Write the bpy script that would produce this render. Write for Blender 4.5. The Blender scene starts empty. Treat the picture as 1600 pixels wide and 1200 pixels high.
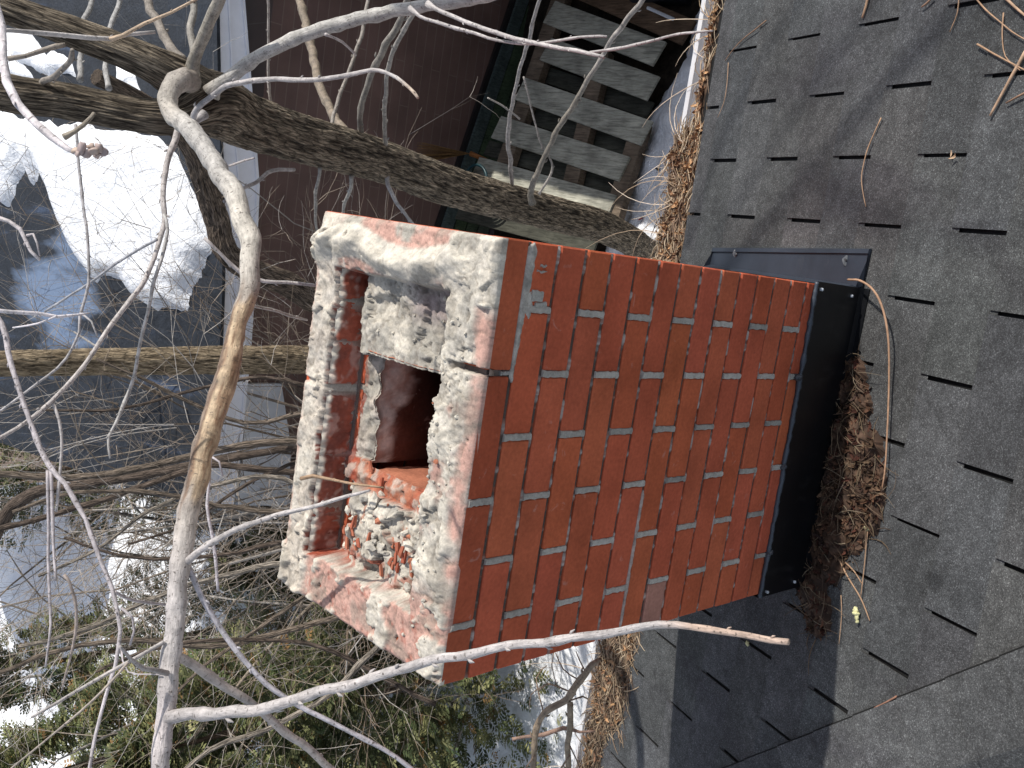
import bpy, bmesh, math, random
from mathutils import Vector, Matrix, noise
rnd = random.Random(7)
S = bpy.context.scene
COL = S.collection
# ------------------------------------------------------------------ camera
F = 1500.12
RX = Vector((0.145810287, -0.686535529, -0.712325998))
DN = Vector((-0.978198647, -0.207671375, -0.0000809289625))
FW = Vector((-0.147874159, 0.696808128, -0.701848749))
CP = Vector((0.70447577, -1.02965491, 0.9741434))
cam = bpy.data.cameras.new('camera'); co = bpy.data.objects.new('camera', cam); COL.objects.link(co)
m = Matrix((RX, -DN, -FW)).transposed().to_4x4(); m.translation = CP
co.matrix_world = m
cam.sensor_width = 36; cam.lens = F / 1600 * 36; cam.clip_start = .02; cam.clip_end = 500
S.camera = co
# ------------------------------------------------------------------ light
EL = math.radians(46); AZ = math.atan2(1, .177)
SUN = Vector((math.sin(AZ) * math.cos(EL), math.cos(AZ) * math.cos(EL), math.sin(EL)))
W = bpy.data.worlds.new('World'); S.world = W; W.use_nodes = True
nt = W.node_tree; bg = nt.nodes['Background']; sky = nt.nodes.new('ShaderNodeTexSky')
sky.sky_type = 'NISHITA'; sky.sun_disc = False; sky.sun_elevation = EL; sky.sun_rotation = AZ
hs = nt.nodes.new('ShaderNodeHueSaturation'); hs.inputs['Saturation'].default_value = .55   # camera white balance
nt.links.new(sky.outputs[0], hs.inputs['Color']); nt.links.new(hs.outputs[0], bg.inputs[0]); bg.inputs[1].default_value = .15
sl = bpy.data.lights.new('sun', 'SUN'); sl.energy = 3.8; sl.angle = math.radians(.53); sl.color = (1, .955, .88)
so = bpy.data.objects.new('sun', sl); COL.objects.link(so)
so.rotation_euler = SUN.to_track_quat('Z', 'Y').to_euler(); so.location = (6, 1, 6)
S.view_settings.view_transform = 'Standard'; S.view_settings.look = 'None'
S.view_settings.exposure = .28; S.view_settings.gamma = 1
# ------------------------------------------------------------------ helpers
def ray(x, y): return RX * ((x - 800) / F) + DN * ((y - 600) / F) + FW
def at(x, y, d): return CP + ray(x, y) * d
def onpl(x, y, p, n):
    r = ray(x, y); n = Vector(n); return CP + r * (n.dot(Vector(p) - CP) / n.dot(r))
SLP = math.radians(20.77); TS = math.tan(SLP); Z0 = -1.148; CW, CD = .705, .476
EAVE = .748
def z1(y): return Z0 - TS * y
def z2(x): return -.902 + TS * x
def zr(x, y): return min(z1(y), z2(x))
NR = Vector((0, math.sin(SLP), math.cos(SLP)))
def onroof(x, y, h=0.): return onpl(x, y, (0, 0, Z0 + h / math.cos(SLP)), (0, TS, 1))
GZ = -4.6
def nz(v, s=1., o=(0, 0, 0)): return noise.noise(Vector((v[0] * s + o[0], v[1] * s + o[1], v[2] * s + o[2])))
def fbm(v, s, oc=4):
    a, t, f = 1., 0., s
    for i in range(oc):
        t += a * noise.noise(Vector((v[0] * f + 13.7 * i, v[1] * f + 5.1, v[2] * f))); a *= .5; f *= 2.03
    return t
def sm(a, b, x):
    t = max(0., min(1., (x - a) / (b - a))); return t * t * (3 - 2 * t)
def mix(a, b, t): return tuple(a[i] * (1 - t) + b[i] * t for i in range(3))

class MB:
    def __init__(s): s.v = []; s.f = []; s.c = []; s.r = {}
    def add(s, vs, fs, col=(1, 1, 1)):
        n = len(s.v); s.v += [tuple(v) for v in vs]; s.f += [tuple(i + n for i in f) for f in fs]
        s.c += (col if isinstance(col, list) else [col] * len(vs))
    def box(s, o, ax, ay, az, col=(1, 1, 1)):   # corner + three edge vectors
        o = Vector(o); ax = Vector(ax); ay = Vector(ay); az = Vector(az)
        vs = [o, o + ax, o + ax + ay, o + ay, o + az, o + ax + az, o + ax + ay + az, o + ay + az]
        fs = [(0, 3, 2, 1), (4, 5, 6, 7), (0, 1, 5, 4), (1, 2, 6, 5), (2, 3, 7, 6), (3, 0, 4, 7)]
        if ax.cross(ay).dot(az) < 0: fs = [f[::-1] for f in fs]
        s.add(vs, fs, col)
    def tube(s, pts, rad, n=6, col=(1, 1, 1), cap=True, bump=0.):
        N = len(pts); T = []
        for i in range(N):
            t = (pts[min(i + 1, N - 1)] - pts[max(i - 1, 0)]); T.append(t.normalized() if t.length > 1e-9 else Vector((0, 0, 1)))
        u = T[0].orthogonal().normalized(); vs = []; cs = []; sl_ = 0; r0_ = max(rad) if hasattr(rad, '__len__') else rad; n0_ = len(s.v)
        for i in range(N):
            if i: sl_ += (pts[i] - pts[i - 1]).length
            u = (u - T[i] * u.dot(T[i])).normalized(); w = T[i].cross(u); r = rad[i] if hasattr(rad, '__len__') else rad
            for k in range(n):
                a = 2 * math.pi * k / n; d = u * math.cos(a) + w * math.sin(a)
                rr = r
                if bump: rr = r * (1 + bump * fbm(pts[i] + d * r, .7 / max(r, 1e-4), 2))
                vs.append(pts[i] + d * rr)
                cs.append(col(i, d) if callable(col) else col[i] if isinstance(col, list) else col)
                s.r[n0_ + len(vs) - 1] = (math.cos(a) * r0_, math.sin(a) * r0_, sl_)
        fs = []
        for i in range(N - 1):
            for k in range(n):
                a = i * n + k; b = i * n + (k + 1) % n; fs.append((a, b, b + n, a + n))
        if cap: fs.append(tuple(range(n))[::-1]); fs.append(tuple((N - 1) * n + k for k in range(n)))
        s.add(vs, fs, cs)
    def build(s, name, mat, parent=None, smooth=False):
        me = bpy.data.meshes.new(name); me.from_pydata(s.v, [], s.f); me.update()
        ca = me.color_attributes.new('Col', 'FLOAT_COLOR', 'POINT')
        buf = []
        for c in s.c: buf += [c[0], c[1], c[2], 1.]
        ca.data.foreach_set('color', buf)
        if s.r:
            ra = me.attributes.new('Rest', 'FLOAT_VECTOR', 'POINT'); bf = []
            for i, v in enumerate(s.v): bf += s.r.get(i, v)
            ra.data.foreach_set('vector', bf)
        if smooth: me.polygons.foreach_set('use_smooth', [True] * len(me.polygons))
        me.materials.append(mat)
        o = bpy.data.objects.new(name, me); COL.objects.link(o)
        if parent: o.parent = parent; o.matrix_parent_inverse = Matrix.Translation(parent_loc(parent)).inverted()
        return o
def parent_loc(p):   # only things (Empties) are moved off the origin; meshes keep world coordinates
    return Vector(p.location) if p.type == 'EMPTY' else Vector((0, 0, 0))
def tag(o, label=None, cat=None, group=None, kind=None):
    if label: o['label'] = label
    if cat: o['category'] = cat
    if group: o['group'] = group
    if kind: o['kind'] = kind
    return o
def thing(name, label, cat, loc=(0, 0, 0), group=None):
    o = bpy.data.objects.new(name, None); COL.objects.link(o); o.location = loc; o.empty_display_size = .1
    return tag(o, label, cat, group)
def spline(pts, step):
    out = []
    P = [pts[0]] + list(pts) + [pts[-1]]
    L = len(pts[0])
    for i in range(len(pts) - 1):
        a, b, c, d = P[i], P[i + 1], P[i + 2], P[i + 3]
        dist = math.dist(b[:3], c[:3]); n = max(1, int(dist / step))
        for k in range(n):
            t = k / n
            out.append(tuple(.5 * (2 * b[j] + (c[j] - a[j]) * t + (2 * a[j] - 5 * b[j] + 4 * c[j] - d[j]) * t * t + (3 * b[j] - a[j] - 3 * c[j] + d[j]) * t ** 3) for j in range(L)))
    out.append(tuple(pts[-1])); return out
# ------------------------------------------------------------------ materials
def mat(name, fn, rough=.8, spec=.3):
    M = bpy.data.materials.new(name); M.use_nodes = True; t = M.node_tree; b = t.nodes['Principled BSDF']
    b.inputs['Roughness'].default_value = rough; b.inputs['Specular IOR Level'].default_value = spec
    class N: pass
    k = N(); k.t = t; k.b = b; k.L = t.links.new
    def node(ty, **kw):
        n = t.nodes.new(ty)
        for a, v in kw.items(): setattr(n, a, v)
        return n
    k.node = node; tc = node('ShaderNodeTexCoord')
    def coord(scale=(1, 1, 1), rot=(0, 0, 0)):
        mp = node('ShaderNodeMapping'); mp.inputs['Scale'].default_value = scale; mp.inputs['Rotation'].default_value = rot
        t.links.new(tc.outputs['Object'], mp.inputs['Vector']); return mp.outputs[0]
    def noi(scale, detail=4, c=None, rough=.55, dist=0):
        n = node('ShaderNodeTexNoise'); n.inputs['Scale'].default_value = scale; n.inputs['Detail'].default_value = detail
        n.inputs['Roughness'].default_value = rough; n.inputs['Distortion'].default_value = dist
        t.links.new(c if c else tc.outputs['Object'], n.inputs['Vector']); return n.outputs['Fac']
    def vor(scale, feat='F1', c=None, out='Distance'):
        n = node('ShaderNodeTexVoronoi', feature=feat); n.inputs['Scale'].default_value = scale
        t.links.new(c if c else tc.outputs['Object'], n.inputs['Vector']); return n.outputs[out]
    def ramp(f, stops):
        n = node('ShaderNodeValToRGB'); e = n.color_ramp.elements
        while len(e) < len(stops): e.new(.5)
        for i, (p, c) in enumerate(stops):
            e[i].position = p; e[i].color = (*c, 1) if hasattr(c, '__len__') else (c, c, c, 1)
        t.links.new(f, n.inputs[0]); return n.outputs[0]
    def mx(a, b2, f, mode='MIX'):
        n = node('ShaderNodeMix', data_type='RGBA', blend_type=mode)
        for sck, v in ((n.inputs[6], a), (n.inputs[7], b2)):
            if hasattr(v, 'default_value') or hasattr(v, 'is_output'): t.links.new(v, sck)
            else: sck.default_value = (*v, 1) if hasattr(v, '__len__') else (v, v, v, 1)
        if hasattr(f, 'is_output'): t.links.new(f, n.inputs[0])
        else: n.inputs[0].default_value = f
        return n.outputs[2]
    def vc():
        n = node('ShaderNodeVertexColor'); n.layer_name = 'Col'; return n.outputs[0]
    def bump(h, strength=.5, dist=.01, nrm=None):
        n = node('ShaderNodeBump'); n.inputs['Strength'].default_value = strength; n.inputs['Distance'].default_value = dist
        t.links.new(h, n.inputs['Height'])
        if nrm: t.links.new(nrm, n.inputs['Normal'])
        return n.outputs[0]
    k.coord, k.noi, k.vor, k.ramp, k.mx, k.vc, k.bump = coord, noi, vor, ramp, mx, vc, bump
    def rest(scale):
        at_ = node('ShaderNodeAttribute'); at_.attribute_name = 'Rest'; mp = node('ShaderNodeMapping'); mp.inputs['Scale'].default_value = scale
        t.links.new(at_.outputs['Vector'], mp.inputs['Vector']); return mp.outputs[0]
    k.rest = rest
    r = fn(k)
    if r is not None:
        c, n = r
        t.links.new(c, b.inputs['Base Color'])
        if n: t.links.new(n, b.inputs['Normal'])
    return M
def f_shingle(k):
    g = k.noi(520, 2); g2 = k.vor(500, out='Color'); big = k.noi(5, 5, rough=.6); mid = k.noi(40, 4)
    sep = k.node('ShaderNodeSeparateColor'); k.L(g2, sep.inputs[0])
    c = k.ramp(sep.outputs[0], [(0, (.034, .034, .0345)), (.5, (.054, .055, .056)), (.82, (.076, .079, .080)), (.95, (.10, .104, .104)), (1, (.15, .155, .155))])
    c = k.mx(c, k.ramp(big, [(.3, .72), (.5, 1.), (.72, 1.35)]), 1., 'MULTIPLY')
    c = k.mx(c, k.ramp(mid, [(.3, .8), (.7, 1.2)]), 1., 'MULTIPLY')
    st = k.noi(3.2, 4, k.coord((1, .25, 1), (0, 0, .5)), dist=.6)
    c = k.mx(c, (.62, .58, .64), k.ramp(st, [(.56, 0), (.68, .75)]), 'MULTIPLY')
    sp = k.noi(22, 3, dist=.5)
    c = k.mx(c, (.018, .017, .017), k.ramp(sp, [(.70, 0), (.76, .65)]))
    gm = k.node('ShaderNodeNewGeometry'); vd = k.node('ShaderNodeVectorMath', operation='DISTANCE'); k.L(gm.outputs['Position'], vd.inputs[0]); vd.inputs[1].default_value = tuple(onroof(1463, 905))
    ad = k.node('ShaderNodeMath', operation='MULTIPLY_ADD'); k.L(k.noi(45, 4), ad.inputs[0]); ad.inputs[1].default_value = .03; k.L(vd.outputs['Value'], ad.inputs[2])
    c = k.mx(c, (.35, .35, .36), k.ramp(ad.outputs[0], [(.030, .85), (.042, 0)]), 'MULTIPLY')
    c = k.mx(c, k.vc(), 1., 'MULTIPLY')
    n = k.bump(g, .55, .002); n = k.bump(g2, .6, .0018, n); n = k.bump(big, .3, .012, n)
    return c, n
def f_brick(k):
    c = k.vc(); a = k.noi(9, 5, rough=.6); b = k.noi(140, 3); d = k.noi(30, 6, dist=1.2)
    c = k.mx(c, k.ramp(a, [(.3, .78), (.5, 1.), (.75, 1.2)]), 1., 'MULTIPLY')
    c = k.mx(c, k.ramp(b, [(.3, .86), (.7, 1.12)]), 1., 'MULTIPLY')
    c = k.mx(c, (.55, .42, .37), k.ramp(d, [(.66, 0), (.80, .42)]))
    fl = k.noi(70, 4, dist=.3); c = k.mx(c, (.10, .05, .04), k.ramp(fl, [(.70, 0), (.76, .55)]))
    return c, k.bump(b, .35, .0015, k.bump(a, .2, .004))
def f_mortar(k):
    c = k.vc(); a = k.noi(35, 6, rough=.65); b = k.noi(260, 3); v = k.noi(90, 4, dist=.8)
    c = k.mx(c, k.ramp(a, [(.28, .7), (.5, 1.), (.75, 1.18)]), 1., 'MULTIPLY')
    c = k.mx(c, k.ramp(b, [(.3, .82), (.7, 1.1)]), 1., 'MULTIPLY')
    c = k.mx(c, (.22, .20, .18), k.ramp(v, [(.66, 0), (.76, .7)]))
    return c, k.bump(b, .35, .0012, k.bump(a, .45, .004, k.bump(v, .25, .002)))
def f_bark(k):
    c = k.vc(); st = k.rest((1, 1, .13)); a = k.noi(150, 5, st, .62, .4); e = k.vor(95, 'DISTANCE_TO_EDGE', st); f = k.noi(420, 3, k.rest((1, 1, .3))); b = k.noi(12, 4)
    c = k.mx(c, k.ramp(a, [(.32, .30), (.5, .9), (.68, 1.7)]), 1., 'MULTIPLY'); c = k.mx(c, k.ramp(e, [(.0, .25), (.10, .9), (.4, 1.15)]), 1., 'MULTIPLY')
    c = k.mx(c, k.ramp(f, [(.3, .75), (.7, 1.25)]), 1., 'MULTIPLY'); c = k.mx(c, k.ramp(b, [(.3, .75), (.7, 1.25)]), 1., 'MULTIPLY')
    return c, k.bump(a, 1., .010, k.bump(e, .8, .006))
def f_smooth(k):
    c = k.vc(); st = k.rest((1, 1, .45)); rg = k.rest((.35, .35, 1)); a = k.noi(110, 6, st, .65); d = k.noi(14, 3); l = k.noi(230, 3, rg, .5); p = k.vor(85, c=st); q = k.noi(40, 4, rg, .6, .5)
    c = k.mx(c, k.ramp(a, [(.3, .62), (.52, 1.0), (.72, 1.22)]), 1., 'MULTIPLY'); c = k.mx(c, k.ramp(q, [(.3, .72), (.6, 1.08)]), 1., 'MULTIPLY')
    c = k.mx(c, (.07, .055, .045), k.ramp(l, [(.60, 0), (.70, .8)])); c = k.mx(c, (.06, .05, .04), k.ramp(p, [(.06, .8), (.14, 0)]))
    c = k.mx(c, k.ramp(d, [(.3, .8), (.7, 1.15)]), 1., 'MULTIPLY')
    return c, k.bump(a, .7, .004, k.bump(l, .4, .002))
def f_vc(k):
    c = k.vc(); a = k.noi(60, 4); return k.mx(c, k.ramp(a, [(.3, .75), (.7, 1.25)]), 1., 'MULTIPLY'), k.bump(a, .3, .003)
def f_white(k):
    a = k.noi(7, 5); b = k.noi(50, 4); return k.mx(k.mx(k.vc(), k.ramp(a, [(.3, .88), (.7, 1.04)]), 1., 'MULTIPLY'), (.3, .27, .23), k.ramp(b, [(.66, 0), (.8, .35)])), None
def f_snow(k):
    a = k.noi(3, 6, rough=.6); b = k.noi(90, 4); d = k.noi(160, 3)
    c = k.ramp(a, [(.25, (.74, .76, .80)), (.6, (.87, .88, .90))])
    c = k.mx(c, (.25, .2, .15), k.ramp(d, [(.74, 0), (.79, .5)]))
    return c, k.bump(a, .6, .12, k.bump(b, .4, .012))
def f_soil(k):
    a = k.noi(14, 8, rough=.7); p = k.noi(1.3, 5, rough=.6)
    c = k.ramp(a, [(.3, (.012, .010, .008)), (.6, (.045, .035, .026)), (.8, (.12, .09, .06))])
    return c, k.bump(a, 1., .05)
def f_ground(k):
    a = k.noi(14, 8, rough=.7); p = k.noi(.9, 6, rough=.62)
    soil = k.ramp(a, [(.3, (.02, .016, .012)), (.6, (.07, .052, .036)), (.8, (.17, .12, .08))])
    sn = k.ramp(k.noi(3, 5), [(.3, (.72, .74, .78)), (.6, (.86, .87, .9))])
    c = k.mx(soil, sn, k.ramp(p, [(.44, 0), (.50, 1)])); return c, k.bump(p, .8, .2, k.bump(a, .5, .02))
def f_metalblack(k):
    a = k.noi(8, 4); b = k.noi(400, 2)
    d_ = k.noi(26, 6, k.coord((1, 1, .35)), .7); c = k.mx(k.vc(), (.10, .095, .09), k.ramp(d_, [(.58, 0), (.82, .2)]))
    return k.mx(c, k.ramp(a, [(.3, .7), (.7, 1.3)]), 1., 'MULTIPLY'), k.bump(a, .25, .006, k.bump(b, .1, .0005))
def f_wood(k):
    a = k.noi(6, 5, k.coord((1, 1, 1))); g = k.noi(9, 7, k.coord((9, .8, 3), (0, 0, -.35)), rough=.7, dist=.4)
    c = k.mx(k.vc(), k.ramp(g, [(.3, .4), (.5, 1.), (.72, 1.5)]), 1., 'MULTIPLY'); c = k.mx(c, k.ramp(a, [(.3, .65), (.7, 1.25)]), 1., 'MULTIPLY')
    return c, k.bump(g, .5, .004)
def f_wall(k):
    w = k.node('ShaderNodeTexBrick'); w.offset = .5; w.inputs['Scale'].default_value = 1
    w.inputs['Brick Width'].default_value = .62; w.inputs['Row Height'].default_value = .085; w.inputs['Mortar Size'].default_value = .0035
    w.inputs['Color1'].default_value = (.150, .092, .078, 1); w.inputs['Color2'].default_value = (.130, .080, .069, 1); w.inputs['Mortar'].default_value = (.18, .13, .11, 1)
    mp = k.coord((1, 1, 1), (math.pi / 2, 0, 0)); k.L(mp, w.inputs['Vector'])
    a = k.noi(3, 5); sc = k.noi(9, 5, k.coord((.3, 1, 6)), dist=.8)
    c = k.mx(w.outputs[0], k.ramp(a, [(.3, .8), (.7, 1.2)]), 1., 'MULTIPLY'); c = k.mx(c, (.14, .08, .06), k.ramp(sc, [(.62, 0), (.75, .45)]))
    return c, k.bump(w.outputs['Fac'], -.5, .004)
def f_garoof(k):
    a = k.noi(2.4, 5, k.coord((3, .5, 1))); b = k.noi(60, 5); g = k.noi(14, 5)
    c = k.ramp(a, [(.3, (.016, .019, .024)), (.60, (.024, .029, .038)), (.76, (.06, .085, .14))]); c = k.mx(c, k.ramp(b, [(.3, .7), (.7, 1.25)]), 1., 'MULTIPLY')
    c = k.mx(c, k.ramp(g, [(.3, .75), (.7, 1.2)]), 1., 'MULTIPLY')
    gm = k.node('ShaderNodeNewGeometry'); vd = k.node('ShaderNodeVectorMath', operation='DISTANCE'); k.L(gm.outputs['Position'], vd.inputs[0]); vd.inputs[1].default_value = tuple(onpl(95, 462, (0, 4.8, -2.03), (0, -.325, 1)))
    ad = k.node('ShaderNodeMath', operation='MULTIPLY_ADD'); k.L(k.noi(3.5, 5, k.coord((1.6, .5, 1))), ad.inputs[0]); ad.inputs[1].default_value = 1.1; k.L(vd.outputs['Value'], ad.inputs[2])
    c = k.mx(c, (.17, .23, .34), k.ramp(ad.outputs[0], [(.75, .9), (1.35, 0)]))   # pale blue sky reflection painted into the roofing colour
    return c, k.bump(b, .4, .01)
M = dict(shingle=mat('asphalt_shingle', f_shingle, .85, .35), brick=mat('clay_brick', f_brick, .9, .12), mortar=mat('cement_mortar', f_mortar, .92, .15),
         bark=mat('rough_bark', f_bark, .92, .15), smooth=mat('smooth_bark', f_smooth, .6, .35), vc=mat('dry_plant', f_vc, .8, .2),
         snow=mat('snow', f_snow, .55, .3), soil=mat('soil', f_soil, .95, .1), ground=mat('ground_snow_soil', f_ground, .8, .2),
         flash=mat('painted_flashing', f_metalblack, .42, .4), wood=mat('weathered_wood', f_wood, .85, .2), wall=mat('brown_siding', f_wall, .6, .3),
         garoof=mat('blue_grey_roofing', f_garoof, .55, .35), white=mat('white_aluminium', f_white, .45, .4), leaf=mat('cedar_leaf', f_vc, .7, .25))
# ------------------------------------------------------------------ ground
g = MB(); n = 60
xs = [-120, -60, -30] + [-15 + i * .5 for i in range(61)] + [30, 60, 120]
ys = [-120, -60, -20] + [-6 + i * .5 for i in range(61)] + [40, 70, 160]
for y in ys:
    for x in xs: g.v.append((x, y, GZ + (.12 * fbm((x, y, 0), .35, 3) if abs(x) < 20 and -8 < y < 26 else 0))); g.c.append((1, 1, 1))
nx = len(xs)
for j in range(len(ys) - 1):
    for i in range(nx - 1): a = j * nx + i; g.f.append((a, a + 1, a + 1 + nx, a + nx))
tag(g.build('ground', M['ground'], smooth=True), kind='structure')
def sheet(name, x0, x1, y0, y1, hfn, material, step=.05, col=(1, 1, 1), inside=None, **tg):
    m_ = MB(); nx_ = int((x1 - x0) / step) + 1; ny_ = int((y1 - y0) / step) + 1
    for j in range(ny_):
        for i in range(nx_):
            x = x0 + i * step; y = y0 + j * step; m_.v.append((x, y, hfn(x, y))); m_.c.append(col)
    for j in range(ny_ - 1):
        for i in range(nx_ - 1):
            a = j * nx_ + i
            if inside is None or inside(x0 + (i + .5) * step, y0 + (j + .5) * step): m_.f.append((a, a + 1, a + 1 + nx_, a + nx_))
    o = m_.build(name, material, smooth=True); return tag(o, **tg)
# dark bare soil next to the garage (shaded side)
sheet('bare_soil', -.5, 4, 1.6, 4.95, lambda x, y: GZ + .11 + .05 * fbm((x, y, 2), 2, 3), M['soil'], kind='structure')
# old snow bank beside the house
BO = [onpl(a_, b_, (0, 0, GZ + .12), (0, 0, 1)) for a_, b_ in ((1090, -40), (1082, 40), (1064, 95), (1036, 135), (1008, 190), (985, 262), (972, 318), (952, 352), (940, 400), (900, 520))]
BO = [(p.x, p.y) for p in BO]
def bank(x, y):
    q = sorted(BO)
    yo = q[0][1] if x <= q[0][0] else q[-1][1]
    for (a_, b_) in zip(q, q[1:]):
        if a_[0] <= x <= b_[0]: yo = a_[1] + (b_[1] - a_[1]) * (x - a_[0]) / max(1e-6, b_[0] - a_[0])
    d = yo + .06 * fbm((x, y, 1), 5, 4) - y
    return GZ + .02 + (.06 + .30 * min(1, max(0, d) / .5) ** .7 if d > 0 else -.1) + .05 * fbm((x, y, 0), 5, 4)
sheet('snow_bank', -.6, 3.1, 1.2, 3.7, bank, M['snow'], .03, kind='structure')
sheet('snow_field', -9, -.9, 1.1, 4.7, lambda x, y: GZ + .10 + .22 * sm(-.9, -1.6, x) + .08 * fbm((x, y, 7), .8, 4), M['snow'], .1, kind='structure')
sheet('yard_snow', -12, -1.5, 4.6, 17, lambda x, y: GZ + .16 + .25 * fbm((x, y, 7), .5, 4), M['snow'], .16, kind='structure')
# ------------------------------------------------------------------ our house
house = thing('house', 'low house roof of dark grey asphalt shingles carrying the brick chimney', 'house', (1, -1, Z0))
def hipx(y): return -.65 - y
rb = MB()   # roof deck
x1_ = 6.; yt = -6.
def dk(x, y): return (x, y, zr(x, y) - .004)
hb = hipx(EAVE)
rb.add([dk(hb, EAVE), dk(x1_, EAVE), dk(x1_, yt), dk(hipx(yt), yt)], [(0, 1, 2, 3)], (.12, .12, .12))
rb.add([(hb, EAVE, zr(hb, EAVE) - .004), (hipx(yt), yt, z1(yt) - .004), (hb, yt, z2(hb) - .004)], [(0, 1, 2)], (.12, .12, .12))
rb.add([(hb, EAVE, z1(EAVE) - .03), (x1_, EAVE, z1(EAVE) - .03), (x1_, EAVE, z1(EAVE) - .004), (hb, EAVE, z1(EAVE) - .004)], [(0, 1, 2, 3)], (.3, .3, .3))
roof = rb.build('roof', M['shingle'], house)
# tabs
edges = [.048 + .129 * k for k in range(5, 0, -1)] + [.048 - .1345 * k for k in range(0, 30)]
edges = [.757] + edges
U = Vector((0, -math.cos(SLP), math.sin(SLP)))
sh = MB()
def shingle_plane(plane, rows, cols):
    for ri, s in enumerate(rows):
        k = ri - 6
        up = (rows[ri + 1] if ri + 1 < len(rows) else s - .1345)
        L = s - up + .018
        off = .855 if k % 2 == 0 else 1.009
        for c in range(*cols):
            x0 = off + .308 * c + .0045 + rnd.uniform(-.002, .002); x1 = off + .308 * (c + 1) - .0045
            if ri == 0 and False: continue
            t = .84 + .33 * rnd.random(); tint = (t * rnd.uniform(.97, 1.03), t, t * rnd.uniform(.97, 1.04))
            seg = 4; vs = []; cs = []
            js = rnd.uniform(-.0015, .0015)
            for q in range(seg + 1):
                xx = x0 + (x1 - x0) * q / seg; w = .0012 * fbm((xx * 3, s * 3, 1), 2, 2)
                if q == 0 or q == seg: w += .0006
                for (d, h) in ((js, .0005), (js, .0075 + w), (-L, .0030 + w * .4)):
                    ss = s + d
                    if plane == 1:
                        y = ss * math.cos(SLP); p = Vector((xx, y, z1(y))) + NR * h
                        if xx < hipx(y) - .0: p.x = hipx(y)
                    else:
                        y = xx; xq = min(-ss * math.cos(SLP), -.65 - y); p = Vector((xq, y, z2(xq))) + Vector((-math.sin(SLP), 0, math.cos(SLP))) * h
                    vs.append(p)
            fs = []
            for q in range(seg):
                a = q * 3; fs += [(a, a + 3, a + 4, a + 1), (a + 1, a + 4, a + 5, a + 2)]
            fs += [(0, 1, 2), (seg * 3 + 2, seg * 3 + 1, seg * 3)]
            if plane == 1:
                y = (s - L) * math.cos(SLP)
                if x1 < hipx(s * math.cos(SLP)) - .0: continue
            else:
                xq = -(s) * math.cos(SLP)
                if xq > -.65 - x0: continue
                fs = [f[::-1] for f in fs]
            sh.add(vs, fs, tint)
shingle_plane(1, edges, (-8, 14))
rows2 = [1.45 - .1345 * k for k in range(34)]
shingle_plane(2, rows2, (-22, 3))
sh.build('shingles', M['shingle'], house)
# hip caps
hc = MB()
hd = Vector((1, -1, TS)).normalized()     # up the hip
n1 = NR; n2 = Vector((-math.sin(SLP), 0, math.cos(SLP)))
s1 = (hd.cross(n1)).normalized(); s1 = s1 if s1.x > 0 else -s1
s2 = (hd.cross(n2)).normalized(); s2 = s2 if s2.x < 0 else -s2
h0 = Vector((hb, EAVE, z1(EAVE)))
for k in range(60):
    p = h0 + hd * (.14 * k - .02 + .055); t = rnd.uniform(.72, 1.25)
    vs = []
    for (a, h) in ((0, .021), (.165, .010)):
        q = p + hd * a
        vs += [q + s1 * .15 + n1 * (h - .008), q + s1 * .15 + n1 * h, q + (n1 + n2) * .5 * (h + .002), q + s2 * .15 + n2 * h, q + s2 * .15 + n2 * (h - .008)]
    fs = [(a, a + 1, a + 6, a + 5) for a in range(4)] + [(0, 1, 2, 3, 4)]
    hc.add(vs, fs, (t, t, t))
    vs = []   # slightly wider dark underlay showing round each cap
    for (a, h) in ((-.005, .016), (.14, .0075)):
        q = p + hd * a
        vs += [q + s1 * .1545 + n1 * (h - .008), q + s1 * .1545 + n1 * (h - .0015), q + (n1 + n2) * .5 * h, q + s2 * .1545 + n2 * (h - .0015), q + s2 * .1545 + n2 * (h - .008)]
    hc.add(vs, fs, (.12, .12, .12))
hc.build('hip_cap', M['shingle'], house)
# gutter, fascia, wall
gz = z1(EAVE) - .02
gt = MB(); prof = [(.752, gz), (.752, gz - .10), (.80, gz - .115), (.838, gz - .08), (.838, gz - .035), (.846, gz - .028), (.838, gz - .020), (.829, gz - .026), (.832, gz - .035), (.832, gz - .075), (.80, gz - .105), (.758, gz - .093), (.758, gz)]
for a in range(len(prof)):
    b = (a + 1) % len(prof); (ya, za), (yb, zb) = prof[a], prof[b]
    gt.add([(hb - .1, ya, za), (x1_, ya, za), (x1_, yb, zb), (hb - .1, yb, zb)], [(0, 1, 2, 3)], (.80, .80, .82))
gt.build('gutter', M['white'], house)
hw = MB(); hw.box((hb + .2, .745, gz - .18), (x1_ - hb, 0, 0), (0, -.02, 0), (0, 0, .165), (.6, .6, .6)); hw.build('fascia', M['white'], house)
hw = MB(); hw.box((hb + .5, .40, GZ - .1), (x1_ - hb, 0, 0), (0, -4, 0), (0, 0, gz - .1 - GZ), (.55, .5, .42)); hw.build('wall', M['vc'], house)
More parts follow.
